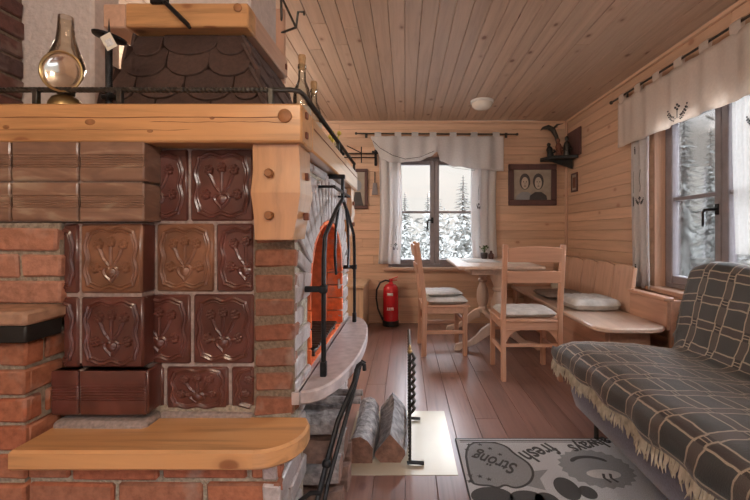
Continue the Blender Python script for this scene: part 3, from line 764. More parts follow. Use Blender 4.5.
# ---- shingled hood
hb = (-1.05, -.475, 1.38, 2.12); ht = (-.985, -.628, 1.53, 1.93); z0h, z1h = 1.4405, 1.812
bm = B()
lo = [(hb[0], hb[2]), (hb[1], hb[2]), (hb[1], hb[3]), (hb[0], hb[3])]; hi = [(ht[0], ht[2]), (ht[1], ht[2]), (ht[1], ht[3]), (ht[0], ht[3])]
hexa(bm, [(x, y, z0h) for x, y in lo] + [(x, y, z1h) for x, y in hi])
obj('hood_core', bm, 'shingle', stove)
bm = B()
for k in range(4):
    a, b = Vector((*lo[k], z0h)), Vector((*lo[(k + 1) % 4], z0h)); c, d = Vector((*hi[k], z1h)), Vector((*hi[(k + 1) % 4], z1h))
    mid0, mid1 = (a + b) / 2, (c + d) / 2; up = (mid1 - mid0); Lh = up.length; up.normalize(); u = (b - a).normalized(); nrm = u.cross(up).normalized()
    rowsN = 4; step = Lh / rowsN
    for r in range(rowsN):
        s = (r * step) / Lh; wid = ((b - a).length * (1 - s) + (d - c).length * s); cnt = max(2, round(wid / .18)); sw = wid / cnt; off = (r % 2) * .5
        for i in range(-1, cnt + 1):
            q0 = -wid / 2 + (i + off) * sw; q1 = q0 + sw; q0, q1 = max(q0, -wid / 2 - .004), min(q1, wid / 2 + .004)
            if q1 - q0 < .035: continue
            wd = q1 - q0 - .003; ln = step * 1.45; pr_ = min(.075, wd * .45); poly = [(-wd / 2, ln), (-wd / 2, pr_)]
            for j in range(1, 8): t = PI * j / 8; poly.append((-wd / 2 * math.cos(t), pr_ - pr_ * math.sin(t) ** .9))
            poly += [(wd / 2, pr_), (wd / 2, ln)]
            jx, tl = R(-.003, .003), .085 + R(-.01, .01)
            up2 = (up - nrm * tl).normalized(); n2 = u.cross(up2).normalized()
            og = mid0 + up * (r * step - .012 + R(-.006, .006)) + u * ((q0 + q1) / 2 + jx) + nrm * .022
            if r == rowsN - 1: poly = [(x, min(y, step * 1.02)) for x, y in poly]
            Mx = Matrix(((*u, 0), (*up2, 0), (*n2, 0), (0, 0, 0, 1))).transposed(); Mx.translation = og
            prism(bm, poly, Mx, .011, 0, .002)
obj('shingles', bm, 'shingle', stove)
bm = B(); fz0, fz1 = 1.817, 1.905
box(bm, -1.015, -.569, 1.45, 1.525, fz0, fz1, .005, 0, 0); fb = obj('hood_frame', bm, 'beam_x', stove)
bm = B(); lathe(bm, [(.015, 0), (.015, .006), (.012, .008)], seg=16, Mx=Matrix(((1, 0, 0, X(238, 1.45)), (0, 0, -1, 1.451), (0, 1, 0, Z(8, 1.45)), (0, 0, 0, 1)))); obj('dowel', bm, 'dowel', fb)
bm = B(); box(bm, -.644, -.569, 1.525, 1.94, fz0, fz1, .005); obj('hood_frame', bm, 'pine_y', stove)
bm = B(); box(bm, -1.10, -1.016, 1.455, 1.94, fz0, fz1, .005); obj('hood_frame', bm, 'pine_y', stove)
bm = B(); box(bm, -.5695, -.564, 1.90, 1.918, 1.85, 1.875, .002); obj('peg', bm, 'peg', stove)
bm = B(); box(bm, -.98, -.605, 1.56, 1.885, 1.845, ZC, .01); obj('flue_block', bm, 'plaster', stove)
bm = B(); box(bm, -.66, -.585, 1.9405, 1.965, 1.80, 2.16, .004); obj('upright_board', bm, 'pine_z', stove)
# ---- twisted iron gallery rail on the mantel
bm = B(); zr = 1.503; yr = 1.21; xr = -.318
twist(bm, (-1.75, yr, zr), (-1.20, yr, zr), .0088, 10); twist(bm, (-1.20, yr, zr), (-.40, yr, zr), .0088, 15)
tube(bm, [(-.41, yr, zr), (-.345, yr, zr), (xr - .006, yr + .012, zr), (xr, yr + .04, zr), (xr, yr + .10, zr)], .008, 8)
twist(bm, (xr, yr + .10, zr), (xr, 2.52, zr), .0095, 24)
for x in (-1.115, -.862, -.405): box(bm, x - .008, x + .008, yr - .008, yr + .008, 1.4495, zr + .004, .002)
for y in (1.9, 2.50): box(bm, xr - .008, xr + .008, y - .008, y + .008, 1.4495, zr + .004, .002)
obj('gallery_rail', bm, 'oldiron', stove)
bm = B(); tube(bm, [at(166, 3, 1.43), at(176, 13, 1.43), at(188, 25, 1.43), at(190, 28, 1.43)], [.008, .008, .008, .006], 8); tube(bm, [at(166, 3, 1.43), at(163, 1, 1.447)], .008, 8); box(bm, X(150, 1.44), X(168, 1.44), 1.436, 1.4495, Z(3.5, 1.44), Z(-3, 1.44), .004)
obj('iron_hook', bm, 'iron', stove)
bm = B(); p = [at(283, 28, 1.9), at(296, 27.5, 1.9), at(298, 12, 1.9), at(304, 12, 1.9), at(304, 15, 1.9)]
tube(bm, [Vector((-.60, 1.945, p[0].z))] + p[1:], .006, 6); tube(bm, [at(296, 27.5, 1.9), at(283, 0, 1.9), at(281, -5, 1.9), Vector((-.60, 1.945, 2.10))], .006, 6)
obj('bent_iron_hook', bm, 'oldiron', stove)
# brick return wall on the far left, above the mantel
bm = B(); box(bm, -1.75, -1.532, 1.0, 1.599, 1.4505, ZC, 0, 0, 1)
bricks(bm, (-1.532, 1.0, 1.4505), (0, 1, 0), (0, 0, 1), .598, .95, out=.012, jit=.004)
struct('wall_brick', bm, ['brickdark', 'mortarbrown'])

# ---------------------------------------------------------------- things on and around the stove
t = thing('oil_lamp', 'oil lamp with tall glass chimney and round tin reflector on the mantel', 'lamp', (X(66, 1.27), 1.27, 1.4505))
bm = B(); lathe(bm, [(.045, 0), (.048, .012), (.044, .03), (.036, .045), (.02, .055)], seg=24); obj('oil_font', bm, 'brass', t, False)
bm = B(); lathe(bm, [(.020, .054), (.024, .06), (.026, .085), (.018, .098)], seg=18); tube(bm, [(.025, 0, .075), (.045, 0, .075)], .003, 6); ball(bm, (.047, 0, .075), .008, seg=10); obj('burner', bm, 'oldiron', t, False)
bm = B(); lathe(bm, [(.026, .095), (.042, .115), (.050, .145), (.047, .17), (.036, .20), (.025, .235), (.021, .27), (.0195, .305)], seg=24, capb=False, capt=False); obj('glass_chimney', bm, 'lglass', t, False, solid=.0015)
Mx = Matrix.Translation((.042, -.062, .106)) @ Matrix.Rotation(.12, 4, 'Z') @ Matrix.Rotation(math.radians(90 + 4), 4, 'X')
bm = B(); lathe(bm, [(.001, -.012), (.025, -.010), (.045, -.003), (.058, .006)], seg=28, Mx=Mx, capt=False); rf = obj('reflector', bm, 'mirror', t, False, solid=.002)
bm = B(); ring = [Mx @ Vector((.058 * math.cos(a), .058 * math.sin(a), .006)) for a in [2 * PI * i / 32 for i in range(33)]]; tube(bm, ring, .0035, 6); obj('rim', bm, 'brass', rf, False)
bm = B(); tube(bm, [(-.02, -.035, .118), (-.03, -.01, .075), (-.022, 0, .06)], .004, 6); obj('reflector_arm', bm, 'oldiron', t, False)

t = thing('candlestick', 'twisted black iron candle spike with drip plate and paper tag', 'candle holder', (X(109, 1.26), 1.26, 1.4505))
bm = B(); lathe(bm, [(.032, 0), (.032, .004), (.008, .010)], seg=18); box(bm, -.022, .022, -.008, .008, .0395, .055, .003); obj('foot', bm, 'iron', t, False)
bm = B(); twist(bm, (0, 0, .006), (0, 0, .226), .0105, 9); obj('twisted_stem', bm, 'iron', t, False)
bm = B(); lathe(bm, [(.006, .0), (.03, .002), (.045, .006), (.047, .012), (.043, .008)], seg=24, Mx=Matrix.Translation((0, 0, .226)) @ Matrix.Rotation(.18, 4, 'Y')); lathe(bm, [(.0045, .23), (.003, .26), (.0005, .295)], seg=8); obj('drip_plate', bm, 'iron', t, False)
Mt = Matrix.Translation((.034, -.047, .200)) @ Matrix.Rotation(-.5, 4, 'Y') @ Matrix.Rotation(PI / 2, 4, 'X')
bm = B(); cbox(bm, Mt, (.034, .048, .0012), .0004); cbox(bm, Mt @ Matrix.Translation((0, -.004, .001)), (.020, .022, .0008), .0002, 0, 1); tube(bm, [(.03, -.044, .228), (.02, -.02, .236)], .0008, 4)
obj('price_tag', bm, ['paper', 'ruglight'], t, False)

bm = B(); lathe(bm, [(.03, 0), (.05, .008), (.06, .02), (.057, .02), (.045, .010), (.02, .006)], seg=22, Mx=Matrix.Translation((X(188, 1.30), 1.33, 1.4505)) @ Matrix.Translation((0, 0, .002)), capt=True)
single('wooden_dish', bm, 'pale_y', 'small pale wooden dish on the mantel before the shingled hood', 'dish', (X(188, 1.30), 1.33, 1.4505))

def bottle(x, y, h, label):
    t = thing('bottle', label, 'bottle', (x, y, 1.4505), 'corked bottles on the mantel'); k = h / .27
    bm = B(); lathe(bm, [(.026, 0), (.031, .004), (.032, .02), (.032, .12 * k), (.027, .15 * k), (.014, .18 * k), (.012, .22 * k), (.015, .225 * k), (.015, .235 * k)], seg=20, capt=False); obj('glass_body', bm, 'bglass', t, False, solid=.002)
    bm = B(); lathe(bm, [(.0115, .215 * k), (.013, .24 * k), (.0145, .262 * k), (.013, .27 * k)], seg=12); obj('cork', bm, 'cork', t, False)
    bm = B(); lathe(bm, [(.0335, .03), (.0335, .09)], seg=20, capb=False, capt=False); obj('faded_band', bm, 'sepia', t, False, solid=.0008)
bottle(-.386, 1.50, .285, 'taller corked glass bottle, nearer one on the mantel corner')
bottle(-.392, 1.72, .27, 'shorter corked glass bottle just behind the taller bottle')
t = thing('flower_pot', 'small dark pot of yellow dried flowers on the far mantel', 'plant', (-.375, 2.05, 1.4505))
bm = B(); lathe(bm, [(.028, 0), (.036, .04), (.038, .06), (.033, .06), (.03, .045)], seg=16); obj('pot', bm, 'terracotta', t, False)
bm = B(); bm2 = B()
for i in range(14):
    a, r, h = R(0, 6.28), R(.01, .05), R(.08, .13); p = (r * math.cos(a), r * math.sin(a), h); tube(bm, [(r * .3 * math.cos(a), r * .3 * math.sin(a), .05), p], .0016, 4)
    ball(bm2, p, R(.008, .013), seg=6)
obj('stems', bm, 'green', t, False); obj('flower_heads', bm2, 'yellow', t, False)
bm = B(); lathe(bm, [(.02, 0), (.024, .02), (.01, .035), (.009, .05), (.022, .065), (.02, .085), (.006, .10)], seg=16)
single('iron_finial', bm, 'iron', 'small black iron knob ornament beyond the yellow flowers on the mantel', 'ornament', (-.355, 2.24, 1.4505), world=False)
# ---------------------------------------------------------------- firewood, tools, fire screen, sheet
def split_log(bm, L_, w, h, kind=0):
    """lies along local y; bark over the top, split faces below"""
    n = 9; rings = []
    for j in range(n + 1):
        y = -L_ / 2 + L_ * j / n; ring = []
        if kind == 0: sec = [(-.5, 0), (.5, 0), (.5, .55), (.30, .90), (0, 1), (-.33, .96), (-.5, .8)]
        elif kind == 1: sec = [(-.30, 0), (.30, 0), (.5, .30), (.47, .42), (0, 1), (-.47, .38), (-.5, .25)]
        else: sec = [(-.5, .15), (-.2, 0), (.2, 0), (.5, .2), (.5, .65), (.2, 1), (-.25, .95), (-.5, .6)]
        bow = .012 * math.sin(PI * j / n)
        for (a, b) in sec: ring.append(bm.verts.new((a * w + bow + R(-.004, .004), y, max(0, b * h + R(-.004, .004) if b > .02 else 0))))
        rings.append(ring)
    m = len(rings[0])
    for a, b in zip(rings, rings[1:]):
        for k in range(m): face(bm, [a[k], a[(k + 1) % m], b[(k + 1) % m], b[k]], 0)
    face(bm, rings[0][::-1], 1); face(bm, rings[-1], 1)
bm = B(); box(bm, -.285, .235, 1.765, 2.40, 0.0, .0022, .0008)
single('floor_sheet', bm, 'sheet', 'shiny cream-toned metal sheet on the floor before the hearth', 'floor sheet', (-.02, 2.08, 0))
bm = B(); split_log(bm, .46, .108, .118, 0)
single('firewood_log', bm, ['bark', 'splitwood'], 'grey round-topped log on the floor, nearer to the stove', 'log', (-.205, 2.085, .0022), 'logs on the floor by the hearth', False)
bm = B(); split_log(bm, .48, .150, .135, 1)
single('firewood_log', bm, ['bark', 'splitwood'], 'wedge-shaped split log on the floor beside the fire screen', 'log', (-.070, 2.10, .0022), 'logs on the floor by the hearth', False)
spec = [(1.50, .012, .10, .10, 'bottom log at the near end of the wood niche'), (1.66, .012, .11, .10, 'bottom log in the middle of the wood niche'), (1.84, .012, .12, .10, 'bottom log at the far end of the wood niche'),
        (1.55, .116, .11, .09, 'second-row log near the stove corner in the niche'), (1.74, .116, .13, .095, 'second-row log at the far side of the niche'),
        (1.52, .214, .11, .08, 'third-row log near the stove corner in the niche'), (1.70, .216, .12, .08, 'third-row log at the far side of the niche'),
        (1.56, .300, .12, .075, 'top-row log near the stove corner under the hearth shelf'), (1.74, .300, .10, .07, 'top-row log at the far side under the hearth shelf')]
for (y, z, w, h, lb) in spec:
    bm = B(); split_log(bm, .40 + R(-.02, .02), w, h, 2 if w < .125 else 0); bmesh.ops.rotate(bm, verts=bm.verts, cent=(0, 0, 0), matrix=Matrix.Rotation(-PI / 2, 3, 'Z'))
    single('stacked_log', bm, [('splitside', 'bark')[int(z * 10) % 2], 'splitwood'], lb, 'log', (-.46 + R(-.02, .03), y, z), 'logs stacked in the wood niche', False)
for (y, r, lb) in ((1.62, .017, 'thin grey stick lying on the stacked logs, nearer one'), (1.70, .016, 'thin grey stick lying on the stacked logs, farther one')):
    bm = B(); tube(bm, [(-.24, 0, r), (-.05, .006, r + .004), (.1, -.004, r + .002), (.25, 0, r)], [r, r * .9, r * .95, r * .85], 9)
    single('kindling_stick', bm, ['bark'], lb, 'stick', (-.43, y, .3765), 'kindling sticks in the wood niche', False)

t = thing('fire_poker', 'black iron fire poker with bent hook leaning on the hearth shelf', 'poker', (-.325, 1.10, 0))
bm = B(); tube(bm, [(-.182, 1.51, .555), (-.186, 1.48, .52), (-.235, 1.40, .41), (-.262, 1.335, .30), (-.30, 1.22, .12), (-.325, 1.10, .0105)], .0095, 9); obj('shaft', bm, 'iron', t)
bm = B(); tube(bm, [(-.182, 1.51, .555), (-.178, 1.515, .568), (-.168, 1.525, .574), (-.156, 1.53, .566), (-.155, 1.53, .545)], .008, 8); obj('hooked_grip', bm, 'iron', t)
bm = B(); tube(bm, [(-.275, 1.285, .235), (-.30, 1.27, .245), (-.325, 1.24, .24), (-.333, 1.215, .20), (-.334, 1.21, .15)], .0075, 8); obj('side_hook', bm, 'iron', t)
bm = B(); ball(bm, (-.262, 1.335, .30), .016, seg=12); obj('collar', bm, 'iron', t)
t = thing('ash_shovel', 'blue-grey steel ash shovel standing behind the poker', 'shovel', (-.27, 1.28, 0))
bm = B(); tube(bm, [(-.180, 1.60, .54), (-.198, 1.52, .46), (-.262, 1.36, .22), (-.275, 1.32, .14)], .008, 8); tube(bm, [(-.180, 1.60, .54), (-.172, 1.61, .555), (-.16, 1.61, .545)], .007, 8); obj('handle', bm, 'iron', t)
Ms = Matrix.Translation((-.285, 1.27, .072)) @ Matrix.Rotation(math.radians(22), 4, 'X') @ Matrix.Rotation(.5, 4, 'Z')
bm = B(); cbox(bm, Ms, (.09, .004, .13), .001); cbox(bm, Ms @ Matrix.Translation((-.045, -.014, 0)), (.003, .03, .13), .001); cbox(bm, Ms @ Matrix.Translation((.045, -.014, 0)), (.003, .03, .13), .001)
obj('blade', bm, 'frame', t)

t = thing('fire_screen', 'ornate black iron fire screen seen edge-on beside the split log', 'fire screen', (.022, 2.06, .0022))
xs_ = .022; ya, yb_ = 1.84, 2.28; zf = .0022
bm = B()
for y in (ya, yb_): twist(bm, (xs_, y, zf + .012), (xs_, y, .515), .008, 8)
tube(bm, [(xs_, ya, .515), (xs_, ya + .05, .525), (xs_, (ya + yb_) / 2, .535), (xs_, yb_ - .05, .525), (xs_, yb_, .515)], .008, 8); tube(bm, [(xs_, ya, .08), (xs_, yb_, .08)], .007, 8)
obj('frame', bm, 'oldiron', t)
bm = B(); n = 20
for i in range(1, n): y = ya + (yb_ - ya) * i / n; tube(bm, [(xs_, y, .08), (xs_, y, .52)], .0016, 4)
for i in range(21): z = .09 + .0205 * i; tube(bm, [(xs_, ya, z), (xs_, yb_, z)], .0016, 4)
obj('wire_mesh', bm, 'iron', t)
bm = B()
for y, s in ((ya, 1), (yb_, -1)):
    bm = B(); tube(bm, [(xs_ - .012, y, zf + .010), (xs_, y, zf + .014), (xs_ + .03, y, zf + .012), (xs_ + .065, y, zf + .0095)], .0085, 8); obj('foot', bm, 'iron', t)
for k in range(8):                                # forged leaves up the near edge
    z = .255 + k * .033; bm = B()
    tube(bm, [(xs_, ya - .002, z - .02), (xs_ + .014, ya - .006, z), (xs_ + .022, ya - .006, z + .012), (xs_ + .012, ya - .004, z + .030), (xs_ + .003, ya, z + .036)], [.006, .013, .014, .011, .004], 7, flat=(1, .6)); obj('forged_leaf', bm, 'oldiron', t)
bm = B(); ball(bm, (xs_, ya, .525), .012, seg=12); lathe(bm, [(.006, .533), (.008, .542), (.001, .558)], (xs_, ya, 0), 10); obj('finial', bm, 'brass', t)

# ---------------------------------------------------------------- rug with upside-down lettering
t = thing('rug', 'grey woven rug with dark lettering and a spiky round motif', 'rug', (.82, 1.40, 0))
rx0, rx1, ry0, ry1 = .262, 1.38, .75, 2.07
bm = B(); box(bm, rx0, rx1, ry0, ry1, .0, .0065, .002)
def flat(poly, z=.0066, d=.0008, mi=1): prism(bm, poly, Matrix.Translation((0, 0, z)), d, mi)
def ringstrip(pts, w, mi, z=.0066): tube(bm, [(x, y, z) for x, y in pts], w, 6, mi, True, (1, 1) ) if False else tube(bm, [(x, y, z) for x, y in pts], w, 5, mi, True, (1, .25))
ox, oy = .30, 2.03
ringstrip([(ox - .02, ry1 - .02), (rx1 - .02, ry1 - .02)], .004, 1); ringstrip([(ox - .02, ry1 - .035), (rx1 - .02, ry1 - .035)], .003, 1)
def pt(px, py): Y = 428. / (py - CY); return ((px - CX) * Y / F, Y)
def disc(c, r, k=1., n=24, a0=0): return [(c[0] + r * math.cos(2 * PI * i / n + a0), c[1] + r * k * math.sin(2 * PI * i / n + a0)) for i in range(n)]
cloud = [pt(*p) for p in ((464, 445), (490, 443), (506, 447), (514, 455), (522, 460), (530, 466), (534, 475), (531, 483), (524, 488), (514, 490), (505, 486), (498, 490), (490, 487), (480, 487), (470, 484))]
for _ in range(2): cloud = [((1 - f) * cloud[i][0] + f * cloud[(i + 1) % len(cloud)][0], (1 - f) * cloud[i][1] + f * cloud[(i + 1) % len(cloud)][1]) for i in range(len(cloud)) for f in (.25, .75)]
flat(cloud, .0064, .0008, 2)
ringstrip(cloud + cloud[:1], .006, 1, .0072)
flat([pt(530, 473), pt(548, 471), pt(540, 480), pt(546, 492), pt(526, 487)], .0064, .0006, 2)
def star(c, r): flat([(c[0] + (r if i % 2 == 0 else r * .42) * math.cos(PI * i / 5 + .3), c[1] + (r if i % 2 == 0 else r * .42) * math.sin(PI * i / 5 + .3)) for i in range(10)], .007, .0008, 1)
for p in ((469, 446), (480, 446), (490, 450), (500, 456), (467, 451), (470, 477), (480, 478), (489, 481), (470, 483)): star(pt(*p), .014)
def word(tx, size, p, q, kx, ky=1.):
    p, q = Vector((*pt(*p), .0078)), Vector((*pt(*q), .0078)); an = math.atan2(q.y - p.y, q.x - p.x)      # written from p (its first letter) to q
    text(bm, tx, size, Matrix.Translation((p + q) / 2) @ Matrix.Rotation(an, 4, 'Z') @ Matrix.Diagonal((kx, ky, 1, 1)), 1)
word('Str\u00f6ng', .125, (517, 471), (472, 456), .62)
word('fresh', .15, (558, 447), (519, 461), .66); word('always', .13, (616, 440), (564, 453), .72)
cc = pt(596, 469); flat([(cc[0] + (.165 if i % 2 else .15) * math.cos(2 * PI * i / 44), cc[1] + (.155 if i % 2 else .14) * math.sin(2 * PI * i / 44)) for i in range(44)], .0064, .0008, 2)
arc = [(cc[0] + .085 * math.cos(a) - .01, cc[1] + .03 + .055 * math.sin(a)) for a in [.3 + (PI - .6) * i / 10 for i in range(11)]]; tube(bm, [(x, y, .0076) for x, y in arc], [.006] + [.011] * 9 + [.006], 6, 1, True, (1, .2))
flat(disc((cc[0] + .01, cc[1] - .05), .075, .45), .0071, .0007, 3)
for d in (-.012, .018): tube(bm, [(cc[0] + .02 + d, cc[1] - .05, .008), (cc[0] + .01 + d, cc[1] - .08, .008), (cc[0] + .025 + d, cc[1] - .11, .008)], .006, 6, 1, True, (1, .2))
for p, r, k in (((492, 498), .085, .7), ((527, 500), .07, .7), ((567, 490), .05, 1.5), ((548, 504), .05, 1.2), ((588, 494), .035, 1.2)): flat(disc(pt(*p), r, k), .0064, .0008, 1)
for i in range(12): star((rx0 + .10 + .09 * i, 1.05 + .12 * (i % 3)), .02)
obj('woven_pile', bm, ['rug', 'rugdark', 'rugmid', 'ruglight'], t)
bm = B(); w = .005
for (a, b) in (((rx0, ry0), (rx1, ry0)), ((rx1, ry0), (rx1, ry1)), ((rx1, ry1), (rx0, ry1)), ((rx0, ry1), (rx0, ry0))): tube(bm, [(*a, w * .8), (*b, w * .8)], w * .8, 6)
obj('bound_edge', bm, 'rugdark', t)

# ---------------------------------------------------------------- sofa and its blanket
t = thing('sofa_bed', 'low sofa in violet-grey upholstery under the plaid blanket', 'sofa', (1.35, 1.30, 0))
SY0, SY1 = .36, 2.2
def soft(bm, prof, y0, y1, n=20):
    """a closed xz profile drawn along y with rounded ends"""
    rings = []; cxp = sum(p[0] for p in prof) / len(prof); czp = sum(p[1] for p in prof) / len(prof)
    for j in range(n + 1):
        q = j / n; e = min(q, 1 - q) * (y1 - y0); k = 1 - .5 * max(0, 1 - e / .05) ** 2 * .28
        rings.append([bm.verts.new((cxp + (x - cxp) * k, y0 + (y1 - y0) * q, czp + (z - czp) * k)) for x, z in prof])
    for a, b in zip(rings, rings[1:]):
        for k in range(len(prof)): face(bm, [a[k], a[(k + 1) % len(prof)], b[(k + 1) % len(prof)], b[k]])
    face(bm, rings[0][::-1]); face(bm, rings[-1])
bm = B(); soft(bm, [(.93, .13), (.90, .16), (.875, .24), (.868, .33), (.885, .42), (.93, .445), (1.20, .435), (1.48, .415), (1.60, .40), (1.60, .15), (1.5, .13)], SY0, SY1); obj('seat', bm, 'sofa', t)
bm = B(); soft(bm, [(1.53, .36), (1.525, .42), (1.57, .58), (1.64, .84), (1.68, .872), (1.74, .872), (1.80, .84), (1.80, .60), (1.74, .36)], SY0, SY1); obj('backrest', bm, 'sofa', t)
for x in (.99, 1.52):
    for y in (.45, 2.07): bm = B(); lathe(bm, [(.012, .0), (.012, .006), (.011, .10), (.016, .134)], (x, y, .0067 if (x < rx1 and y < ry1) else 0), 12); obj('leg', bm, 'oldiron', t)
prof = [(.846, .355), (.832, .385), (.838, .43), (.868, .462), (.92, .474), (1.05, .474), (1.2, .465), (1.36, .450), (1.47, .437), (1.515, .448), (1.535, .50), (1.56, .60), (1.59, .71), (1.615, .80), (1.635, .865), (1.665, .898), (1.71, .905), (1.77, .893), (1.81, .86), (1.818, .80), (1.818, .66)]
def resample(pr, n):
    ls = [0]
    for a, b in zip(pr, pr[1:]): ls.append(ls[-1] + math.dist(a, b))
    out = []
    for i in range(n + 1):
        d = ls[-1] * i / n; k = max(j for j in range(len(ls)) if ls[j] <= d + 1e-9); k = min(k, len(pr) - 2); q = (d - ls[k]) / (ls[k + 1] - ls[k]); out.append((pr[k][0] + (pr[k + 1][0] - pr[k][0]) * q, pr[k][1] + (pr[k + 1][1] - pr[k][1]) * q))
    return out, ls[-1]
NP, NV = 96, 110
rp, PL = resample(prof, NP)
BY0, BY1 = .34, 2.285
cen = (1.35, .40)
def blanket(i, j):
    x, z = rp[round(i * NP)]; y = BY0 + (BY1 - BY0) * j
    k0 = max(0, min(NP, round(i * NP))); a = rp[max(0, k0 - 1)]; b = rp[min(NP, k0 + 1)]; tx, tz = b[0] - a[0], b[1] - a[1]; l = math.hypot(tx, tz) or 1; nx, nz = -tz / l, tx / l
    s = i * PL; w = .006 * noise.noise(Vector((s * 5, y * 5, 1))) + .004 * noise.noise(Vector((s * 14, y * 11, 4)))
    w += .008 * noise.noise(Vector((s * 3, y * 3.5, 9)))
    w = max(w, -.004); e = max(0, (y - 2.19) / .095)
    dz = -.075 * e ** 1.6 if .10 < s < .85 else -.02 * e; dz *= min(1, max(0, (s - .05) / .1)) if s < .85 else 1
    if s < .10: w += .010 * math.sin(y * 23 + 1) * (1 - s / .10)
    return Vector((x + nx * w, y + .01 * noise.noise(Vector((s * 6, 3, 0))) * (1 if j > .5 else 0), z + nz * w + dz))
t2 = thing('blanket', 'dark plaid fringed blanket spread over the whole sofa', 'blanket', (1.35, 1.31, .46))
bm = B(); sheet_grid(bm, blanket, NP, NV, 0, lambda a, b: (a * PL, b * (BY1 - BY0))); cl = obj('woven_cloth', bm, 'plaid', t2, ang=80, solid=.006)
bm = B(); y = BY0
while y < BY1:
    p = blanket(0, (y - BY0) / (BY1 - BY0)); l = R(.042, .072)
    tube(bm, [p + Vector((0, 0, .006)), p + Vector((-.008 + R(-.004, .004), R(-.006, .006), -l * .5)), p + Vector((-.006 + R(-.010, .006), R(-.016, .016), -l))], [.0035, .0050, .0012], 4); y += .0085
tag(obj('front_fringe', bm, 'fringe', t2), 'cream wool fringe along the front hem', None, None, 'stuff')
bm = B()
for k in range(5, 88):
    p = blanket(k / NP, 1); l = R(.03, .06); 
    tube(bm, [p, p + Vector((R(-.004, .004), .012, -l * .5)), p + Vector((R(-.01, .01), .016, -l))], [.003, .0035, .001], 4)
tag(obj('end_fringe', bm, 'fringegrey', t2), 'greyish fringe along the far end', None, None, 'stuff')

# ---------------------------------------------------------------- dining corner
def chair(label, loc, rz):
    """faces local +y; origin on the floor at the middle"""
    t = thing('dining_chair', label, 'chair', (0, 0, 0), 'pine chairs at the table')
    hw = .205
    for s in (-1, 1):
        bm = B(); x = s * hw
        prof = [(-.215, 0), (-.172, 0), (-.166, .25), (-.166, .46), (-.180, .60), (-.232, .985), (-.240, .99), (-.262, .985), (-.222, .60), (-.206, .46), (-.206, .25)]
        prism(bm, prof, Matrix(((0, 0, 1, x - .016), (1, 0, 0, 0), (0, 1, 0, 0), (0, 0, 0, 1))), .032, 0, .004); obj('rear_leg', bm, 'chr_z', t, False)
        bm = B(); box(bm, x - .018, x + .018, .148, .188, 0, .425, .004); obj('front_leg', bm, 'chr_z', t, False)
        bm = B(); box(bm, x - .010, x + .010, -.168, .149, .19, .222, .003); obj('side_stretcher', bm, 'chr_y', t, False)
    bm = B(); box(bm, -.19, .19, .152, .176, .365, .425, .003); box(bm, -.19, .19, -.196, -.172, .365, .43, .003); box(bm, -.215, -.193, -.168, .15, .37, .425, .003); box(bm, .193, .215, -.168, .15, .37, .425, .003)
    for s in (-1, 1): prism(bm, [(s * .188, .27), (s * .188, .366), (s * .10, .366), (s * .135, .345), (s * .165, .31)], Matrix(((1, 0, 0, 0), (0, 0, 1, -.19), (0, 1, 0, 0), (0, 0, 0, 1))), .014, 0, .002)
    obj('apron', bm, 'chr_x', t, False)
    bm = B(); box(bm, -.232, .232, -.162, .205, .425, .445, .006); box(bm, -.186, .186, -.205, -.160, .425, .445, .004); obj('seat', bm, 'chr_y', t, False)
    bm = B(); box(bm, -.19, .19, -.184, -.164 - .006, .24, .265, .003); obj('rear_stretcher', bm, 'chr_x', t, False)
    bm = B(); box(bm, -.19, .19, .158, .178, .285, .31, .003); obj('front_stretcher', bm, 'chr_x', t, False)
    for (z0, z1, arch) in ((.715, .80, 0), (.865, .965, .012)):
        bm = B(); yb = -.166 - (z0 + z1 - .92) / 2 * .135 - .030
        poly = [(-.19, z0), (.19, z0), (.19, z1)] + [(.19 - .38 * i / 8, z1 + arch * math.sin(PI * i / 8)) for i in range(1, 8)] + [(-.19, z1)]
        prism(bm, [(x, z - z0) for x, z in poly], Matrix.Translation((0, yb + .006, z0)) @ Matrix.Rotation(PI / 2 + .135, 4, 'X'), .018, 0, .003); obj('back_rail', bm, 'chr_x', t, False)
    t.location = loc; t.rotation_euler = (0, 0, rz); return t
def cushion(label, loc, rz, w=.40, d=.38, h=.05, mat='cushion', q=.25, group='seat cushions'):
    t = thing('seat_cushion', label, 'cushion', (0, 0, 0), group)
    bm = B(); pillow(bm, w, d, h, 16, quilt=q); obj('pad', bm, mat, t, False, ang=60)
    bm = B(); pts = []
    for i in range(33):
        a = 2 * PI * i / 32; k = (abs(math.cos(a)) ** 8 + abs(math.sin(a)) ** 8) ** (-1 / 8); pts.append((w / 2 * .955 * math.cos(a) * k, d / 2 * .955 * math.sin(a) * k, h / 2))
    tube(bm, pts, .004, 6); obj('piping', bm, 'piping', t, False)
    t.location = loc; t.rotation_euler = (0, 0, rz); return t
chair('pine ladder-back chair at the table, its back to the viewer', (.918, 3.09, 0), .0)
chair('pine ladder-back chair standing sideways before the back window', (.345, 3.69, 0), -PI / 2 + .05)
cushion('pale flat cushion on the chair whose back is to the viewer', (.918, 3.10, .4455), 0, .43, .36, .055)
cushion('pale thick cushion, lower one on the sideways chair', (.365, 3.67, .4455), -PI / 2 + .05, .43, .37, .06)
cushion('pale thin cushion, upper one on the sideways chair', (.345, 3.72, .5065), -PI / 2 + .1, .36, .34, .04)

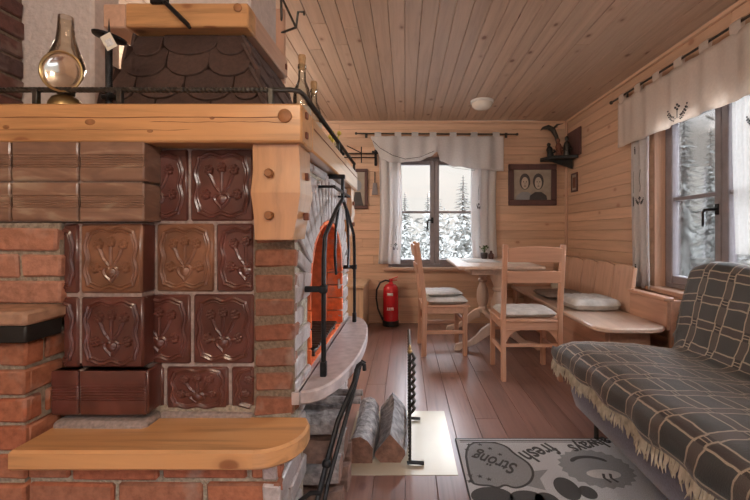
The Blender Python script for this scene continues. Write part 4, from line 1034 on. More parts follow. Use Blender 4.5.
t = thing('dining_table', 'pale pine dining table on two turned pedestals by the window', 'table', (.85, 4.03, 0))
tx0, tx1, ty0, ty1 = .47, 1.235, 3.46, 4.60
bm = B(); c_ = .05; prism(bm, [(tx0 + c_, ty0), (tx1 - c_, ty0), (tx1, ty0 + c_), (tx1, ty1 - c_), (tx1 - c_, ty1), (tx0 + c_, ty1), (tx0, ty1 - c_), (tx0, ty0 + c_)], Matrix.Translation((0, 0, .748)), .032, 0, .008); obj('tabletop', bm, 'pale_y', t)
bm = B(); box(bm, .60, 1.10, 3.60, 4.46, .69, .748, .004); obj('under_frame', bm, 'pale_y', t)
for yp in (3.66, 4.38):
    bm = B(); lathe(bm, [(.045, .20), (.055, .22), (.05, .25), (.04, .27), (.062, .33), (.066, .40), (.058, .46), (.036, .52), (.034, .535), (.05, .55), (.05, .565), (.038, .58), (.05, .62), (.066, .655), (.066, .69)], (.85, yp, 0), 24); obj('pedestal', bm, 'pale_z', t)
    for s in (-1, 1):
        bm = B(); pr = [(0, .115), (.05, .17), (.05, .235), (.0, .25)]
        up = [(.03, .25), (.09, .235), (.15, .19), (.20, .13), (.26, .085), (.33, .07), (.385, .055), (.40, .02), (.40, 0)]; dn = [(.35, 0), (.33, .022), (.27, .035), (.20, .06), (.13, .11), (.08, .14), (.03, .15)]
        prism(bm, [(s * a, b) for a, b in up + dn], Matrix(((1, 0, 0, .85), (0, 0, 1, yp - .024), (0, 1, 0, 0), (0, 0, 0, 1))), .048, 0, .006); obj('scrolled_foot', bm, 'pale_z', t)
bm = B(); box(bm, .835, .865, 3.70, 4.34, .21, .25, .004); obj('stretcher', bm, 'pale_y', t)
bm = B(); box(bm, .60, .95, 3.95, 4.45, .7805, .783, .001); [box(bm, .60 + .02 + i * .31, .61 + .02 + i * .31, 3.95, 4.45, .783, .7835, 0, 0, 1) for i in (0, 1)]
single('table_runner', bm, ['cushion', 'piping'], 'pale cloth lying on the left of the dining table', 'table cloth', (.775, 4.2, .7805))
bm = B(); box(bm, 1.0, 1.18, 3.75, 4.05, .7805, .7825, .0008)
single('place_mat', bm, 'paper', 'pale mat on the right of the dining table', 'place mat', (1.09, 3.9, .7805))
t = thing('potted_plant', 'small dark pot with a sprig on the table by the window', 'plant', (.885, 4.47, .7805))
bm = B(); lathe(bm, [(.028, 0), (.038, .03), (.04, .065), (.034, .07)], seg=16); obj('pot', bm, 'terracotta', t, False)
bm = B()
for i in range(16):
    a, h, r = R(0, 6.28), R(.05, .10), R(.01, .055); p = Vector((r * math.cos(a), r * math.sin(a), .06 + h)); tube(bm, [(0, 0, .065), p * .6 + Vector((0, 0, .03)), p], .0015, 4); ball(bm, p, .011, seg=6, sc=(1, 1, .5))
obj('leaves', bm, 'green', t, False)
bm = B(); lathe(bm, [(.026, 0), (.03, .02), (.03, .05), (.016, .065), (.014, .085), (.018, .09)], seg=14)
single('pepper_mill', bm, 'darkwood', 'small dark mill beside the potted sprig on the table', 'mill', (.955, 4.44, .7835), world=False)

# ---- corner bench
t = thing('corner_bench', 'pale pine corner bench with panelled back along the right wall', 'bench', (1.55, 3.6, 0))
bm = B(); pts = [(1.255, 4.73), (1.255, 2.77)]
for i in range(1, 9): a = PI + PI / 2 * i / 8; pts.append((1.365 + .11 * math.cos(a), 2.70 + .11 * math.sin(a)))
pts += [(1.60, 2.585), (1.68, 2.61), (1.735, 2.67), (1.735, 4.73)]
prism(bm, pts, Matrix.Translation((0, 0, .418)), .032, 0, .007); obj('seat_board', bm, 'pale_y', t)
bm = B(); box(bm, 1.40, 1.43, 2.80, 4.72, .02, .418, .004); box(bm, 1.43, 1.72, 2.80, 2.83, .02, .418, .004); obj('seat_box', bm, 'chr_y', t)
yy = 3.10; k = 0
while yy < 4.60:
    y1 = min(yy + .30, 4.715); bm = B(); n = 8
    poly = [(yy + .003, .45)] + [(y1 - .003, .45)] + [(y1 - .003 - (y1 - yy - .006) * i / n, .80 + .022 * math.sin(PI * i / n)) for i in range(n + 1)]
    prism(bm, poly, Matrix(((0, 0, 1, 1.735), (1, 0, 0, 0), (0, 1, 0, 0), (0, 0, 0, 1))), .03, 0, .005); bmesh.ops.rotate(bm, verts=bm.verts, cent=(1.735, 0, .45), matrix=Matrix.Rotation(.12, 3, 'Y')); obj('back_board', bm, 'pine_z', t); yy += .30
bm = B(); box(bm, 1.74, 1.765, 2.66, 3.098, .42, .615, .004); box(bm, 1.72, 1.79, 2.655, 3.098, .615, .64, .005); box(bm, 1.765, XR - .02, 2.66, 2.685, .02, .62, .004); obj('low_back', bm, 'chr_y', t)
bm = B(); box(bm, 1.27, 1.735, 4.66, 4.685, .45, .82, .006); obj('end_back', bm, 'pine_x', t)
bm = B(); box(bm, 1.26, 1.29, 4.56, 4.66, 0, .418, .004); obj('support', bm, 'chr_z', t)
cushion('white tufted cushion at the front of the corner bench', (1.52, 3.33, .4505), 0, .40, .40, .10, 'cushion', .35, 'cushions on the corner bench')
cushion('taupe flat cushion deeper along the corner bench', (1.50, 3.90, .4505), .03, .40, .42, .06, 'cushdark', .2, 'cushions on the corner bench')
bm = B(); box(bm, 1.60, 1.67, 4.36, 4.40, .4505, .54, .003); single('small_box', bm, 'paper', 'tiny cream box standing on the far corner bench', 'box', (1.635, 4.38, .4505))
# ---------------------------------------------------------------- low chest and extinguisher on the back wall
t = thing('low_chest', 'low pale wooden chest against the back wall beside the extinguisher', 'chest', (-.95, 4.42, 0))
bm = B(); box(bm, -1.46, -.43, 4.12, 4.73, .0, .50, .004); obj('carcass', bm, 'chest', t)
bm = B(); box(bm, -1.48, -.415, 4.10, 4.732, .50, .53, .006); obj('lid', bm, 'chest', t)
ex, ey = -.165, 4.635
t = thing('fire_extinguisher', 'red fire extinguisher with black hose under the back window', 'fire extinguisher', (ex, ey, .0))
bm = B(); lathe(bm, [(.087, .045), (.09, .06), (.09, .40), (.082, .445), (.058, .475), (.028, .487), (.024, .50)], seg=28); obj('cylinder', bm, 'red', t, False)
bm = B(); lathe(bm, [(.092, 0), (.094, .01), (.094, .06), (.090, .065)], seg=28); obj('base_ring', bm, 'rubber', t, False)
bm = B(); lathe(bm, [(.022, .498), (.022, .53), (.014, .54)], seg=14); cbox(bm, Matrix.Translation((.03, -.0, .545)) @ Matrix.Rotation(-.35, 4, 'Y'), (.11, .018, .012), .003); cbox(bm, Matrix.Translation((.03, 0, .525)), (.09, .016, .010), .003); obj('valve', bm, 'red', t, False)
bm = B(); tube(bm, [(-.015, -.02, .515), (-.06, -.03, .525), (-.12, -.04, .50), (-.16, -.04, .42), (-.165, -.04, .32), (-.145, -.045, .20), (-.11, -.05, .12), (-.088, -.05, .075)], [.010] * 6 + [.012, .014], 10); obj('hose', bm, 'rubber', t, False)
def label_patch(bm, a0, a1, z0, z1, r, mi, n=6):
    g = [[bm.verts.new((r * math.cos(a0 + (a1 - a0) * i / n), r * math.sin(a0 + (a1 - a0) * i / n), z)) for i in range(n + 1)] for z in (z0, z1)]
    for i in range(n): face(bm, [g[0][i], g[0][i + 1], g[1][i + 1], g[1][i]], mi)
bm = B(); label_patch(bm, -2.0, -1.25, .355, .385, .0905, 0); obj('printed_label', bm, ['white'], t, False, solid=.0005)
bm = B(); label_patch(bm, -2.05, -1.15, .19, .196, .0905, 0)
for i in range(4): label_patch(bm, -2.0 + i * .22, -1.86 + i * .22, .195, .222, .0906, 0, 3)
obj('symbol_panel', bm, ['white', 'red'], t, False, solid=.0005)

# ---------------------------------------------------------------- curtains
def emb_laurel(bm, P, mi, s=1.):
    """a flower over two curving sprigs"""
    for sg in (-1, 1):
        pts = [(sg * (.010 + .05 * q), -.03 + .045 * q * q) for q in [j / 6 for j in range(7)]]
        tube(bm, [P(u * s, v * s) for u, v in pts], .0022 * s, 4, mi)
        for j in range(1, 7):
            u, v = pts[j]
            for d in (-.010, .010): ball(bm, P((u + sg * .003) * s, (v + d) * s), .0055 * s, mi, 6)
    tube(bm, [P(0, -.03 * s), P(0, .02 * s)], .0025 * s, 4, mi)
    for k in range(4): a = PI / 2 * k; ball(bm, P(.012 * s * math.cos(a), (.028 + .012 * math.sin(a)) * s), .0075 * s, mi, 6)
def rod(bm, p0, p1, r=.008):
    tube(bm, [p0, p1], r, 10); d = (sub(p1) - sub(p0)).normalized()
    for p, s in ((sub(p0), -1), (sub(p1), 1)): ball(bm, p + d * s * .012, .016, 0, 10)
t = thing('curtain_rod', 'dark curtain rod across the top of the back window', 'curtain rod', (.37, YB, 2.23))
bm = B(); rod(bm, (-.56, 4.68, 2.235), (1.30, 4.68, 2.225)); obj('pole', bm, 'oldiron', t)
for x in (-.46, 1.20): bm = B(); tube(bm, [(x, 4.68, 2.23), (x, YB - .004, 2.23)], .007, 8); box(bm, x - .015, x + .015, YB - .006, YB - .0005, 2.20, 2.26, .002); obj('bracket', bm, 'oldiron', t)
def interp(tab, x):
    for (a, b), (c, d) in zip(tab, tab[1:]):
        if x <= c: q = max(0, (x - a) / (c - a)); q = q * q * (3 - 2 * q); return b + (d - b) * q
    return tab[-1][1]
tab = [(371, 139), (376, 150), (382, 160), (392, 163), (418, 162), (430, 157.5), (437, 153), (440, 162), (455, 167), (475, 169.5), (503, 171.5)]
t = thing('valance', 'white tab-top valance swagged over the back window', 'curtain', (.38, 4.68, 2.2), 'white curtains')
def fv(u, v):
    px = 371 + 132 * u; x = X(px, 4.68); zt = 2.195; zb = Z(interp(tab, px), 4.68); z = zt + (zb - zt) * v
    w = .018 * math.sin(u * 34) * (.5 + .5 * v) + .010 * math.sin(u * 61 + 1)
    w -= .025 * math.exp(-((px - 437) / 8) ** 2) * v + .02 * math.sin(max(0, (px - 380) / 57) * PI + v * 5) * (px < 437) * v
    return Vector((x, 4.650 + w * .8, z))
bm = B(); sheet_grid(bm, fv, 110, 14); obj('cloth', bm, 'cloth', t, ang=180, solid=.003)
for px in (378, 398, 415, 433, 453, 474, 496):
    x = X(px, 4.68); bm = B(); tube(bm, [(x, 4.655, 2.185), (x, 4.664, 2.21), (x, 4.667, 2.235), (x, 4.672, 2.247), (x, 4.69, 2.247), (x, 4.694, 2.235), (x, 4.692, 2.21), (x, 4.684, 2.185)], .045, 6, flat=(.05, 1)); obj('tab', bm, 'cloth', t, ang=80)
bm = B(); pts = [(373, 141), (380, 148), (392, 155), (405, 159), (420, 157), (432, 152), (437, 150)]; tube(bm, [Vector((X(a, 4.61), 4.612, Z(b, 4.61) )) for a, b in pts], .006, 6, flat=(1, .4))
pts = [(437, 153), (440, 163), (455, 168), (475, 170.5)]; tube(bm, [Vector((X(a, 4.625), 4.628, Z(b, 4.625))) for a, b in pts], .004, 6, flat=(1, .4)); obj('piped_hem', bm, 'stitch', t)
def side_curtain(name, label, fn_xy, z0, z1, motifs, loc, grp='white curtains', mat='cloth'):
    t = thing('curtain', label, 'curtain', loc, grp)
    bm = B(); sheet_grid(bm, lambda u, v: Vector((*fn_xy(u, v), z1 + (z0 - z1) * v)), 60, 24); obj('cloth', bm, mat, t, ang=180, solid=.003)
    for (u, v, s) in motifs:
        bm = B()
        p = Vector((*fn_xy(u, v), z1 + (z0 - z1) * v)); q = Vector((*fn_xy(u + .03, v), p.z)); d = (q - p); d.z = 0; d.normalize()
        nr = Vector((d.y, -d.x, 0)); cam_ = Vector((0, 0, p.z)) - p
        if nr.dot(cam_) < 0: nr = -nr
        emb_laurel(bm, lambda a, b: p + d * a + Vector((0, 0, b)) + nr * .006, 0, s)
        tube(bm, [p + nr * .005 + d * (.006 * math.sin(j)) + Vector((0, 0, .07 + .022 * j)) for j in range(9)], .002, 4)
        obj('embroidery', bm, 'stitch', t)
    return t
def fl(u, v): return (X(378 + 22 * u + 2 * math.sin(v * 3), 4.70), 4.715 + .016 * math.sin(u * 17 + v) + .005 * math.sin(u * 31))
side_curtain('c', 'white side curtain hanging left of the back window', fl, Z(264, 4.7), 2.16, [(.75, .86, .9)], (X(389, 4.7), 4.70, 1.5))
def fr_(u, v): return (X(473 + 25 * u - 2 * math.sin(v * 3), 4.70), 4.715 + .016 * math.sin(u * 19 + v) + .005 * math.sin(u * 37))
side_curtain('c', 'white side curtain hanging right of the back window', fr_, Z(260, 4.7), 2.16, [(.3, .55, .8), (.12, .2, .7)], (X(485, 4.7), 4.70, 1.5))
# right wall
xc = 1.862
t = thing('curtain_rod', 'dark curtain rod above the right-hand window', 'curtain rod', (XR, 2.6, 2.24))
bm = B(); rod(bm, (xc, 3.60, 2.245), (xc, 1.62, 2.245)); obj('pole', bm, 'oldiron', t)
for y in (3.46, 1.74): bm = B(); tube(bm, [(xc, y, 2.245), (XR - .004, y, 2.245)], .007, 8); box(bm, XR - .006, XR - .0005, y - .015, y + .015, 2.21, 2.28, .002); obj('bracket', bm, 'oldiron', t)
t = thing('valance', 'cream tab-top valance with dark sprig over the right-hand window', 'curtain', (xc, 2.6, 2.2), 'white curtains')
VY0, VY1 = 3.475, 1.72
def fvr(u, v):
    y = VY0 + (VY1 - VY0) * u; return Vector((xc - .012 + .012 * math.sin(u * 40) * (.4 + .6 * v) + .006 * math.sin(u * 73), y, 2.195 - (.385 + .004 * math.sin(u * 9)) * v))
bm = B(); sheet_grid(bm, fvr, 120, 12); obj('cloth', bm, 'linen', t, ang=180, solid=.003)
for i in range(8):
    y = VY0 - .05 - i * (VY0 - VY1 - .1) / 7; bm = B(); tube(bm, [(xc - .006, y, 2.185), (xc - .013, y, 2.22), (xc - .013, y, 2.25), (xc - .004, y, 2.26), (xc + .010, y, 2.258), (xc + .013, y, 2.24), (xc + .006, y, 2.185)], .040, 6, flat=(1, .05)); obj('tab', bm, 'linen', t, ang=80)
bm = B()
for yc in (2.70, 1.98):
    bm = B(); emb_laurel(bm, lambda a, b: Vector((xc - .026, yc - a * 1.5, 1.885 + b * 1.3)), 0, 1.0); obj('embroidery', bm, 'stitch', t)
def frr(u, v): return (1.886 + .012 * math.sin(u * 17 + v * .7) + .006 * math.sin(u * 37), 3.33 - .26 * u + .012 * math.sin(v * 4))
side_curtain('c', 'white embroidered curtain hanging left of the right-hand window', frr, Z(287, 3.2), 2.17, [(.22, .90, 1.0), (.2, .55, .9), (.62, .55, .7), (.2, .28, .9)], (1.868, 3.2, 1.4))
def frn(u, v): return (1.886 + .012 * math.sin(u * 21 + v * .7) + .006 * math.sin(u * 41), 2.30 - .40 * u + .012 * math.sin(v * 4))
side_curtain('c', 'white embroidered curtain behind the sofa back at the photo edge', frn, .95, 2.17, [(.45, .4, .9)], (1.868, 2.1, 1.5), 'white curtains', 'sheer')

# ---------------------------------------------------------------- wall things
def picture(name, label, cat, px0, px1, py0, py1, art):
    t = thing(name, label, cat, (X((px0 + px1) / 2, YB), YB, Z((py0 + py1) / 2, YB)))
    x0, x1, z0, z1 = X(px0, YB), X(px1, YB), Z(py1, YB), Z(py0, YB); bm = B(); w = min(.065, (x1 - x0) * .16)
    y0, y1 = YB - .03, YB - .0005
    box(bm, x0, x1, y0, y1, z0, z0 + w, .006); box(bm, x0, x1, y0, y1, z1 - w, z1, .006); box(bm, x0, x0 + w, y0, y1, z0 + w, z1 - w, .006); box(bm, x1 - w, x1, y0, y1, z0 + w, z1 - w, .006)
    obj('frame', bm, 'darkwood', t)
    bm = B(); yb = YB - .012; box(bm, x0 + w, x1 - w, yb, y1, z0 + w, z1 - w, 0, 0, 0); art(bm, x0 + w, x1 - w, z0 + w, z1 - w, yb); obj('print', bm, ['sepia', 'skinprint', 'hairprint', 'rugmid'], t)
def ell(bm, cx, cz, rx, rz, y, mi, d=.001):
    prism(bm, [(rx * math.cos(2 * PI * i / 20), rz * math.sin(2 * PI * i / 20)) for i in range(20)], Matrix(((1, 0, 0, cx), (0, 0, -1, y), (0, 1, 0, cz), (0, 0, 0, 1))), d, mi)
def duo(bm, x0, x1, z0, z1, y):
    w, h = x1 - x0, z1 - z0
    for k, (fx, mi) in enumerate(((.30, 3), (.66, 2))):
        cx = x0 + w * fx; cz = z0 + h * .58
        prism(bm, [(-.24 * w, 0), (.24 * w, 0), (.22 * w, .14 * h), (.08 * w, .26 * h), (-.08 * w, .26 * h), (-.22 * w, .14 * h)], Matrix(((1, 0, 0, cx), (0, 0, -1, y - .0002 * k), (0, 1, 0, z0 + .002), (0, 0, 0, 1))), .001, mi)
        ell(bm, cx, cz + .03 * h, .145 * w, .27 * h, y - .001, 2); ell(bm, cx, cz - .02 * h, .095 * w, .20 * h, y - .002, 1)
        for s in (-1, 1): ell(bm, cx + s * .036 * w, cz + .02 * h, .016 * w, .018 * h, y - .003, 2)
        ell(bm, cx, cz - .12 * h, .03 * w, .016 * h, y - .003, 2); ell(bm, cx, cz - .045 * h, .012 * w, .04 * h, y - .003, 0)
picture('framed_portrait', 'dark framed double portrait of two people on the back wall', 'picture', 508, 556, 164.5, 205.5, duo)
def solo(bm, x0, x1, z0, z1, y):
    w, h = x1 - x0, z1 - z0; ell(bm, (x0 + x1) / 2, z0 + h * .6, .28 * w, .16 * h, y, 3); prism(bm, [(-.4 * w, 0), (.4 * w, 0), (.2 * w, .4 * h), (-.2 * w, .4 * h)], Matrix(((1, 0, 0, (x0 + x1) / 2), (0, 0, -1, y), (0, 1, 0, z0 + .002), (0, 0, 0, 1))), .001, 2)
picture('framed_picture', 'narrow dark framed picture left of the back window', 'picture', 348, 368, 169, 209, solo)
t = thing('small_wall_frame', 'tiny dark frame on the right wall near the corner', 'picture', (XR, 4.53, 1.64))
bm = B(); box(bm, XR - .016, XR - .0005, 4.45, 4.61, 1.535, 1.555, .003); box(bm, XR - .016, XR - .0005, 4.45, 4.61, 1.73, 1.75, .003); box(bm, XR - .016, XR - .0005, 4.45, 4.47, 1.555, 1.73, .003); box(bm, XR - .016, XR - .0005, 4.59, 4.61, 1.555, 1.73, .003); obj('frame', bm, 'darkwood', t)
bm = B(); box(bm, XR - .010, XR - .0006, 4.47, 4.59, 1.555, 1.73, .001); box(bm, XR - .012, XR - .009, 4.49, 4.57, 1.58, 1.70, .001, 0, 1); obj('print', bm, ['sepia', 'peg'], t)
t = thing('corner_shelf', 'dark carved bracket shelf high on the wall corner', 'shelf', (XR, 4.52, 1.95))
bm = B(); box(bm, XR - .02, XR - .0005, 4.36, 4.70, 1.93, 2.235, .004); obj('back_panel', bm, 'darkwood', t)
bm = B(); prism(bm, [(XR - .02, 4.40), (XR - .02, 4.70), (1.58, 4.68), (1.56, 4.62), (1.66, 4.46)], Matrix.Translation((0, 0, 1.90)), .035, 0, .005); prism(bm, [(0, 0), (.26, .09), (.26, .1), (0, .1)], Matrix(((-1, 0, 0, XR - .02), (0, 0, 1, 4.54), (0, 1, 0, 1.80), (0, 0, 0, 1))), .03, 0, .003); obj('shelf_board', bm, 'blackband', t)
def figurine(name, label, loc, h, lean, mat):
    bm = B(); lathe(bm, [(.030, 0), (.038, .03 * h / .22), (.030, .08 * h / .22), (.036, .12 * h / .22), (.026, .15 * h / .22), (.012, .165 * h / .22), (.022, .185 * h / .22), (.020, .205 * h / .22), (.004, h)], seg=14, Mx=Matrix.Rotation(lean, 4, 'Y'), capb=True)
    tube(bm, [(-.03, -.01, .11 * h / .22), (-.045, -.03, .07 * h / .22), (-.02, -.04, .05 * h / .22)], .010, 6); tube(bm, [(.03, -.01, .11 * h / .22), (.045, -.03, .08 * h / .22), (.015, -.04, .06 * h / .22)], .010, 6)
    bm.verts.ensure_lookup_table(); dz = min(v.co.z for v in bm.verts); bmesh.ops.translate(bm, verts=bm.verts, vec=(0, 0, -dz)); single(name, bm, mat, label, 'figurine', loc, 'figurines on the corner shelf', False)
figurine('carved_figurine', 'dark carved figurine nearest the right wall on the corner shelf', (1.84, 4.55, 1.935), .24, 0, 'oldiron')
figurine('carved_figurine', 'dark carved figurine in the middle of the corner shelf', (1.765, 4.58, 1.935), .22, -.06, 'peg')
figurine('carved_figurine', 'smallest dark carved figurine at the outer end of the corner shelf', (1.675, 4.60, 1.935), .17, -.15, 'blackband')
bm = B(); tube(bm, [(1.80, 4.62, 1.935), (1.775, 4.62, 2.05), (1.745, 4.61, 2.18), (1.70, 4.60, 2.26), (1.64, 4.59, 2.285), (1.58, 4.58, 2.27), (1.55, 4.575, 2.245)], [.02, .018, .022, .03, .028, .016, .004], 10)
tube(bm, [(1.70, 4.60, 2.26), (1.745, 4.66, 2.30), (1.79, 4.68, 2.31)], [.02, .018, .004], 8, flat=(1, .5)); tube(bm, [(1.70, 4.60, 2.26), (1.73, 4.54, 2.30), (1.78, 4.50, 2.30)], [.02, .018, .004], 8, flat=(1, .5))
single('carved_bird', bm, 'oldiron', 'dark carved bird on a stem rising over the corner shelf', 'carving', (1.80, 4.62, 1.935))
t = thing('iron_wall_rack', 'black wrought iron wall rack left of the back curtain', 'rack', (X(376, YB), YB, Z(158, YB)))
yk = 4.70; bm = B(); box(bm, X(374.5, YB), X(377, YB), YB - .03, YB - .0005, Z(166, YB), Z(150, YB), .004); box(bm, X(372, YB), X(379.5, YB), YB - .012, YB - .0005, Z(154, YB), Z(151, YB), .003); obj('wall_plate', bm, 'iron', t)
bm = B()
for py in (153.5, 157.5): tube(bm, [Vector((X(376, yk), yk, Z(py, yk))), Vector((X(330, yk), yk, Z(py, yk)))], .007, 6)
tube(bm, [Vector((X(361.5, yk), yk - .01, Z(147, yk))), Vector((X(361.5, yk), yk - .01, Z(163, yk)))], .007, 6); tube(bm, [Vector((X(361, yk), yk - .012, Z(153, yk))), Vector((X(347, yk), yk - .012, Z(146, yk)))], .006, 6)
tube(bm, [Vector((X(376, yk), yk, Z(155.5, yk))), Vector((X(376, yk), YB - .02, Z(155.5, yk)))], .008, 6); tube(bm, [Vector((X(335, yk), yk, Z(155.5, yk))), Vector((X(335, yk), YB - .0005, Z(155.5, yk)))], .008, 6); obj('arms', bm, 'iron', t)
t = thing('hanging_brush', 'dark brush hanging on the wall below the iron rack', 'brush', (X(375, YB), YB - .03, Z(182, YB)))
xb = X(375, YB); bm = B(); tube(bm, [(xb, YB - .015, Z(172, YB)), (xb, YB - .02, Z(184, YB))], .006, 6); tube(bm, [(xb, YB - .0005, Z(172.5, YB)), (xb, YB - .03, Z(172.5, YB))], .004, 6); obj('handle', bm, 'iron', t)
bm = B(); prism(bm, [(-.022, .08), (.022, .08), (.038, -.06), (-.038, -.06)], Matrix(((1, 0, 0, xb), (0, 0, 1, YB - .034), (0, 1, 0, Z(190, YB)), (0, 0, 0, 1))), .03, 0, .006); obj('bristles', bm, 'frame', t)
t = thing('ceiling_light', 'round opal ceiling light above the dining table', 'ceiling light', (.776, 4.03, ZC))
bm = B(); lathe(bm, [(.115, 0), (.115, -.02), (.10, -.026)], seg=28); obj('mount', bm, 'white', t, False)
bm = B(); lathe(bm, [(.105, -.022), (.10, -.05), (.075, -.075), (.04, -.088), (.001, -.092)], seg=28); obj('diffuser', bm, 'dome', t, False)
# the lit lamp behind the viewer
t = thing('unseen_pendant_lamp', 'warm glass pendant lamp over the seating, behind the viewer', 'lamp', (-.75, -.55, ZC))
bm = B(); tube(bm, [(0, 0, 0), (0, 0, -.25)], .004, 6); lathe(bm, [(.05, 0), (.045, -.02), (.01, -.03)], seg=18); obj('cord', bm, 'iron', t, False)
me, tt, bb = nt('lamp_glow'); bb.inputs['Emission Color'].default_value = (1, .80, .58, 1); bb.inputs['Emission Strength'].default_value = 34; M['glow'] = me
bm = B(); ball(bm, (0, 0, -.36), .11, seg=20); obj('globe', bm, 'glow', t, False)

t = thing('unseen_pendant_lamp', 'added white fill lamp out of view behind the stove', 'lamp', (-1.65, 3.1, ZC))  # added out of sight to brighten the back wall and ceiling
bm = B(); tube(bm, [(0, 0, 0), (0, 0, -.25)], .004, 6); lathe(bm, [(.05, 0), (.045, -.02), (.01, -.03)], seg=18); obj('cord', bm, 'iron', t, False)
me, tt, bb = nt('fill_glow_white'); bb.inputs['Emission Color'].default_value = (1, .90, .80, 1); bb.inputs['Emission Strength'].default_value = 45; M['fill_glow'] = me  # glow of the added fill lamps
bm = B(); ball(bm, (0, 0, -.36), .13, seg=20); obj('globe', bm, 'fill_glow', t, False)
t = thing('unseen_pendant_lamp', 'added white fill lamp, unseen behind the viewer', 'lamp', (.75, -.8, ZC))  # added out of view to brighten the room
bm = B(); tube(bm, [(0, 0, 0), (0, 0, -.25)], .004, 6); lathe(bm, [(.05, 0), (.045, -.02), (.01, -.03)], seg=18); obj('cord', bm, 'iron', t, False)
bm = B(); ball(bm, (0, 0, -.36), .13, seg=20); obj('globe', bm, 'fill_glow', t, False)

# ---------------------------------------------------------------- outside: snow and frosted conifers
bm = B()
def gz(x, y): return -1.3 + .25 * noise.noise(Vector((x * .15, y * .15, 2)))
sheet_grid(bm, lambda u, v: Vector((-30 + 75 * u, -14 + 54 * v, gz(-30 + 75 * u, -14 + 54 * v))), 50, 40)
struct('ground', bm, 'snow')
def conifer(seed, h):
    random.seed(seed); bm = B(); tube(bm, [(0, 0, -.2), (0, 0, h * .5), (0, 0, h)], [h * .02, h * .012, h * .002], 6, 1)
    z = .06 * h
    while z < h * .99:
        q = z / h; r = (.185 * h) * (1 - q) ** .85 * R(.75, 1.1) + .04; n = 9 if q < .8 else 6; a0 = R(0, 6)
        for i in range(n):
            a = a0 + 2 * PI * i / n + R(-.25, .25); rr = r * R(.65, 1.15); d = Vector((math.cos(a), math.sin(a), 0)); s = Vector((-d.y, d.x, 0)); dr = -.28 - .2 * (1 - q)
            base = Vector((0, 0, z)); prev = None
            for k in range(6):                    # ragged twigs along the bough
                f0 = .12 + .88 * k / 6; f1 = f0 + .22; w = rr * .22 * (1.05 - f0)
                c0 = base + d * rr * f0 + Vector((0, 0, dr * rr * f0)); c1 = base + d * rr * f1 + Vector((0, 0, dr * rr * f1 - .03))
                for sg in (-1, 1):
                    v = [bm.verts.new(p) for p in (c0, c1, c1 + s * sg * w * R(.6, 1.2) - Vector((0, 0, w * .55)) + d * w * .3)]; face(bm, v, 0)
                v = [bm.verts.new(p) for p in (c0 + s * .02, c0 - s * .02, c1 + Vector((0, 0, .04)))]; face(bm, v, 0)
        z += h * .024 * R(.8, 1.2)
    return bm
protos = []
spots = [(-3.6, 14.5, 4.6), (-1.2, 13.2, 3.9), (1.15, 14.2, 4.3), (3.5, 13.4, 4.4), (5.8, 15.0, 5.2), (-2.3, 17.2, 5.0), (.0, 17.4, 4.6), (2.5, 17.2, 5.4), (-4.9, 18.0, 5.2), (5.0, 18.6, 5.6), (1.2, 21.0, 5.0), (-1.1, 20.8, 5.5), (3.9, 21.4, 5.4), 
         (6.7, 8.4, 4.6), (8.4, 11.0, 5.2), (6.6, 10.5, 4.8), (9.9, 6.9, 6.2), (10.6, 9.9, 7.0), (9.2, 13.2, 6.6), (13.4, 10.6, 7.6)]
for i, (x, y, h) in enumerate(spots):
    k = i % 4
    wh = 'back' if i < 13 else 'right-hand'
    lab = 'frosted conifer standing outside beyond the %s window' % wh; grp = 'conifers beyond the %s window' % wh
    if i < 4:
        o = single('conifer', conifer(11 + i, 5.0), ['needle', 'trunk'], lab, 'tree', (0, 0, 0), grp, False, ang=10); protos.append(o)
    else:
        o = protos[k].copy(); C.objects.link(o); o['label'] = lab; o['group'] = grp
    o.location = (x, y, gz(x, y) + .1); fat = 1.35 if i < 13 else 1; o.scale = (h / 5 * fat, h / 5 * fat, h / 5 * (.88 if i < 13 else 1)); o.rotation_euler = (0, 0, i * 1.3)
random.seed(3)
def thicket(name, x0, x1, y0, y1, top, count, label, size):
    """a tangle of frosted twigs nobody could count"""
    bm = B(); n = 0
    while n < count:
        x, y, z = R(x0, x1), R(y0, y1), R(-1.3, top + .8)
        if z > top * .55 - .5 + (top * .45 + .9) * (noise.noise(Vector((x * .9, y * .9, 5))) * .5 + .55): continue
        n += 1; p = Vector((x, y, z)); d = Vector((R(-1, 1), R(-1, 1), R(-.3, .9))).normalized() * size * R(.6, 1.5); s = Vector((R(-1, 1), R(-1, 1), R(-1, 1))).normalized() * size * R(.15, .4)
        face(bm, [bm.verts.new(q) for q in (p, p + d * .5 + s, p + d, p + d * .5 - s)])
    single(name, bm, 'frost', label, 'bush', ((x0 + x1) / 2, (y0 + y1) / 2, -1.2), None, True, 'stuff', ang=5)
thicket('frosted_thicket', -3.4, 5.2, 9.2, 10.8, 1.5, 9000, 'frosted thicket of bare twigs outside below the back window', .16)
thicket('frosted_thicket', 4.6, 6.2, 5.2, 6.2, 2.9, 2000, 'tall frosted thicket outside close to the right-hand window', .14)
random.seed(3)

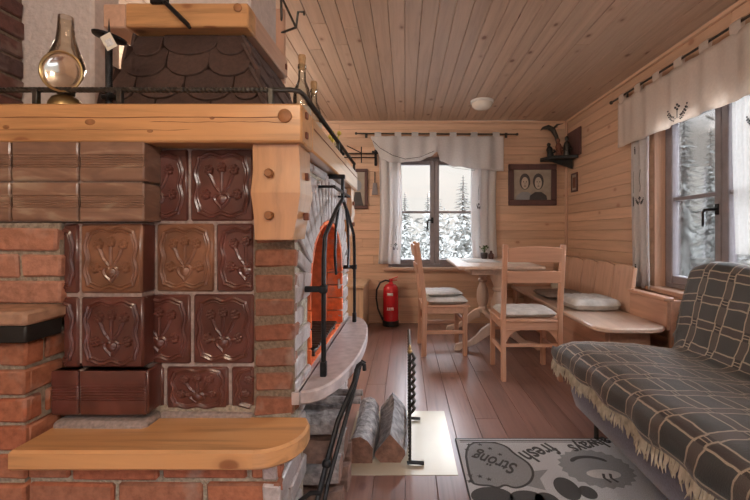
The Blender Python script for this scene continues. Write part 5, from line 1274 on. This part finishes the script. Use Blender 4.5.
# ---------------------------------------------------------------- light and camera
w = bpy.data.worlds.new('winter_sky'); bpy.context.scene.world = w; w.use_nodes = True; t = w.node_tree; t.nodes.clear()
bg = t.nodes.new('ShaderNodeBackground'); ow = t.nodes.new('ShaderNodeOutputWorld'); tc = t.nodes.new('ShaderNodeTexCoord'); sx_ = t.nodes.new('ShaderNodeSeparateXYZ')
t.links.new(tc.outputs['Generated'], sx_.inputs[0])
# an overcast sky: pale at the horizon, much brighter overhead
scol = ramp(t, sx_.outputs[2], [(0, (.47, .45, .425)), (.20, (.54, .52, .49)), (.30, (2.0, 2.05, 2.15)), (.55, (9, 9.6, 10.6)), (1, (11, 11.8, 13.4))])
t.links.new(scol, bg.inputs[0]); bg.inputs[1].default_value = 1.0; t.links.new(bg.outputs[0], ow.inputs[0])
def area(name, loc, rot, sx, sy, power, col):
    d = bpy.data.lights.new(name, 'AREA'); d.shape = 'RECTANGLE'; d.size = sx; d.size_y = sy; d.energy = power; d.color = col
    o = bpy.data.objects.new(name, d); C.objects.link(o); o.location = loc; o.rotation_euler = rot; return o
sd = bpy.data.lights.new('hazy_winter_sun', 'SUN'); sd.energy = 7.0; sd.angle = .55; sd.color = (.86, .93, 1.0)
so = bpy.data.objects.new('hazy_winter_sun', sd); C.objects.link(so); so.location = (8, 5, 5); so.rotation_euler = Vector((-1, -.33, -.22)).to_track_quat('-Z', 'Y').to_euler()
cam = bpy.data.cameras.new('camera'); co = bpy.data.objects.new('camera', cam); C.objects.link(co)
co.location = (0, 0, CZ); co.rotation_euler = (PI / 2, 0, 0); cam.sensor_width = 36; cam.lens = 36 * F / 750
cam.shift_x = (375 - CX) / 750; cam.shift_y = (CY - 250) / 750; cam.clip_start = .05; cam.clip_end = 200
sc = bpy.context.scene; sc.camera = co
vs = sc.view_settings; vs.view_transform = 'Standard'; vs.look = 'None'; vs.gamma = 1; vs.use_curve_mapping = False; vs.exposure = 0.9
sc.cycles.max_bounces = 8; sc.cycles.transparent_max_bounces = 12
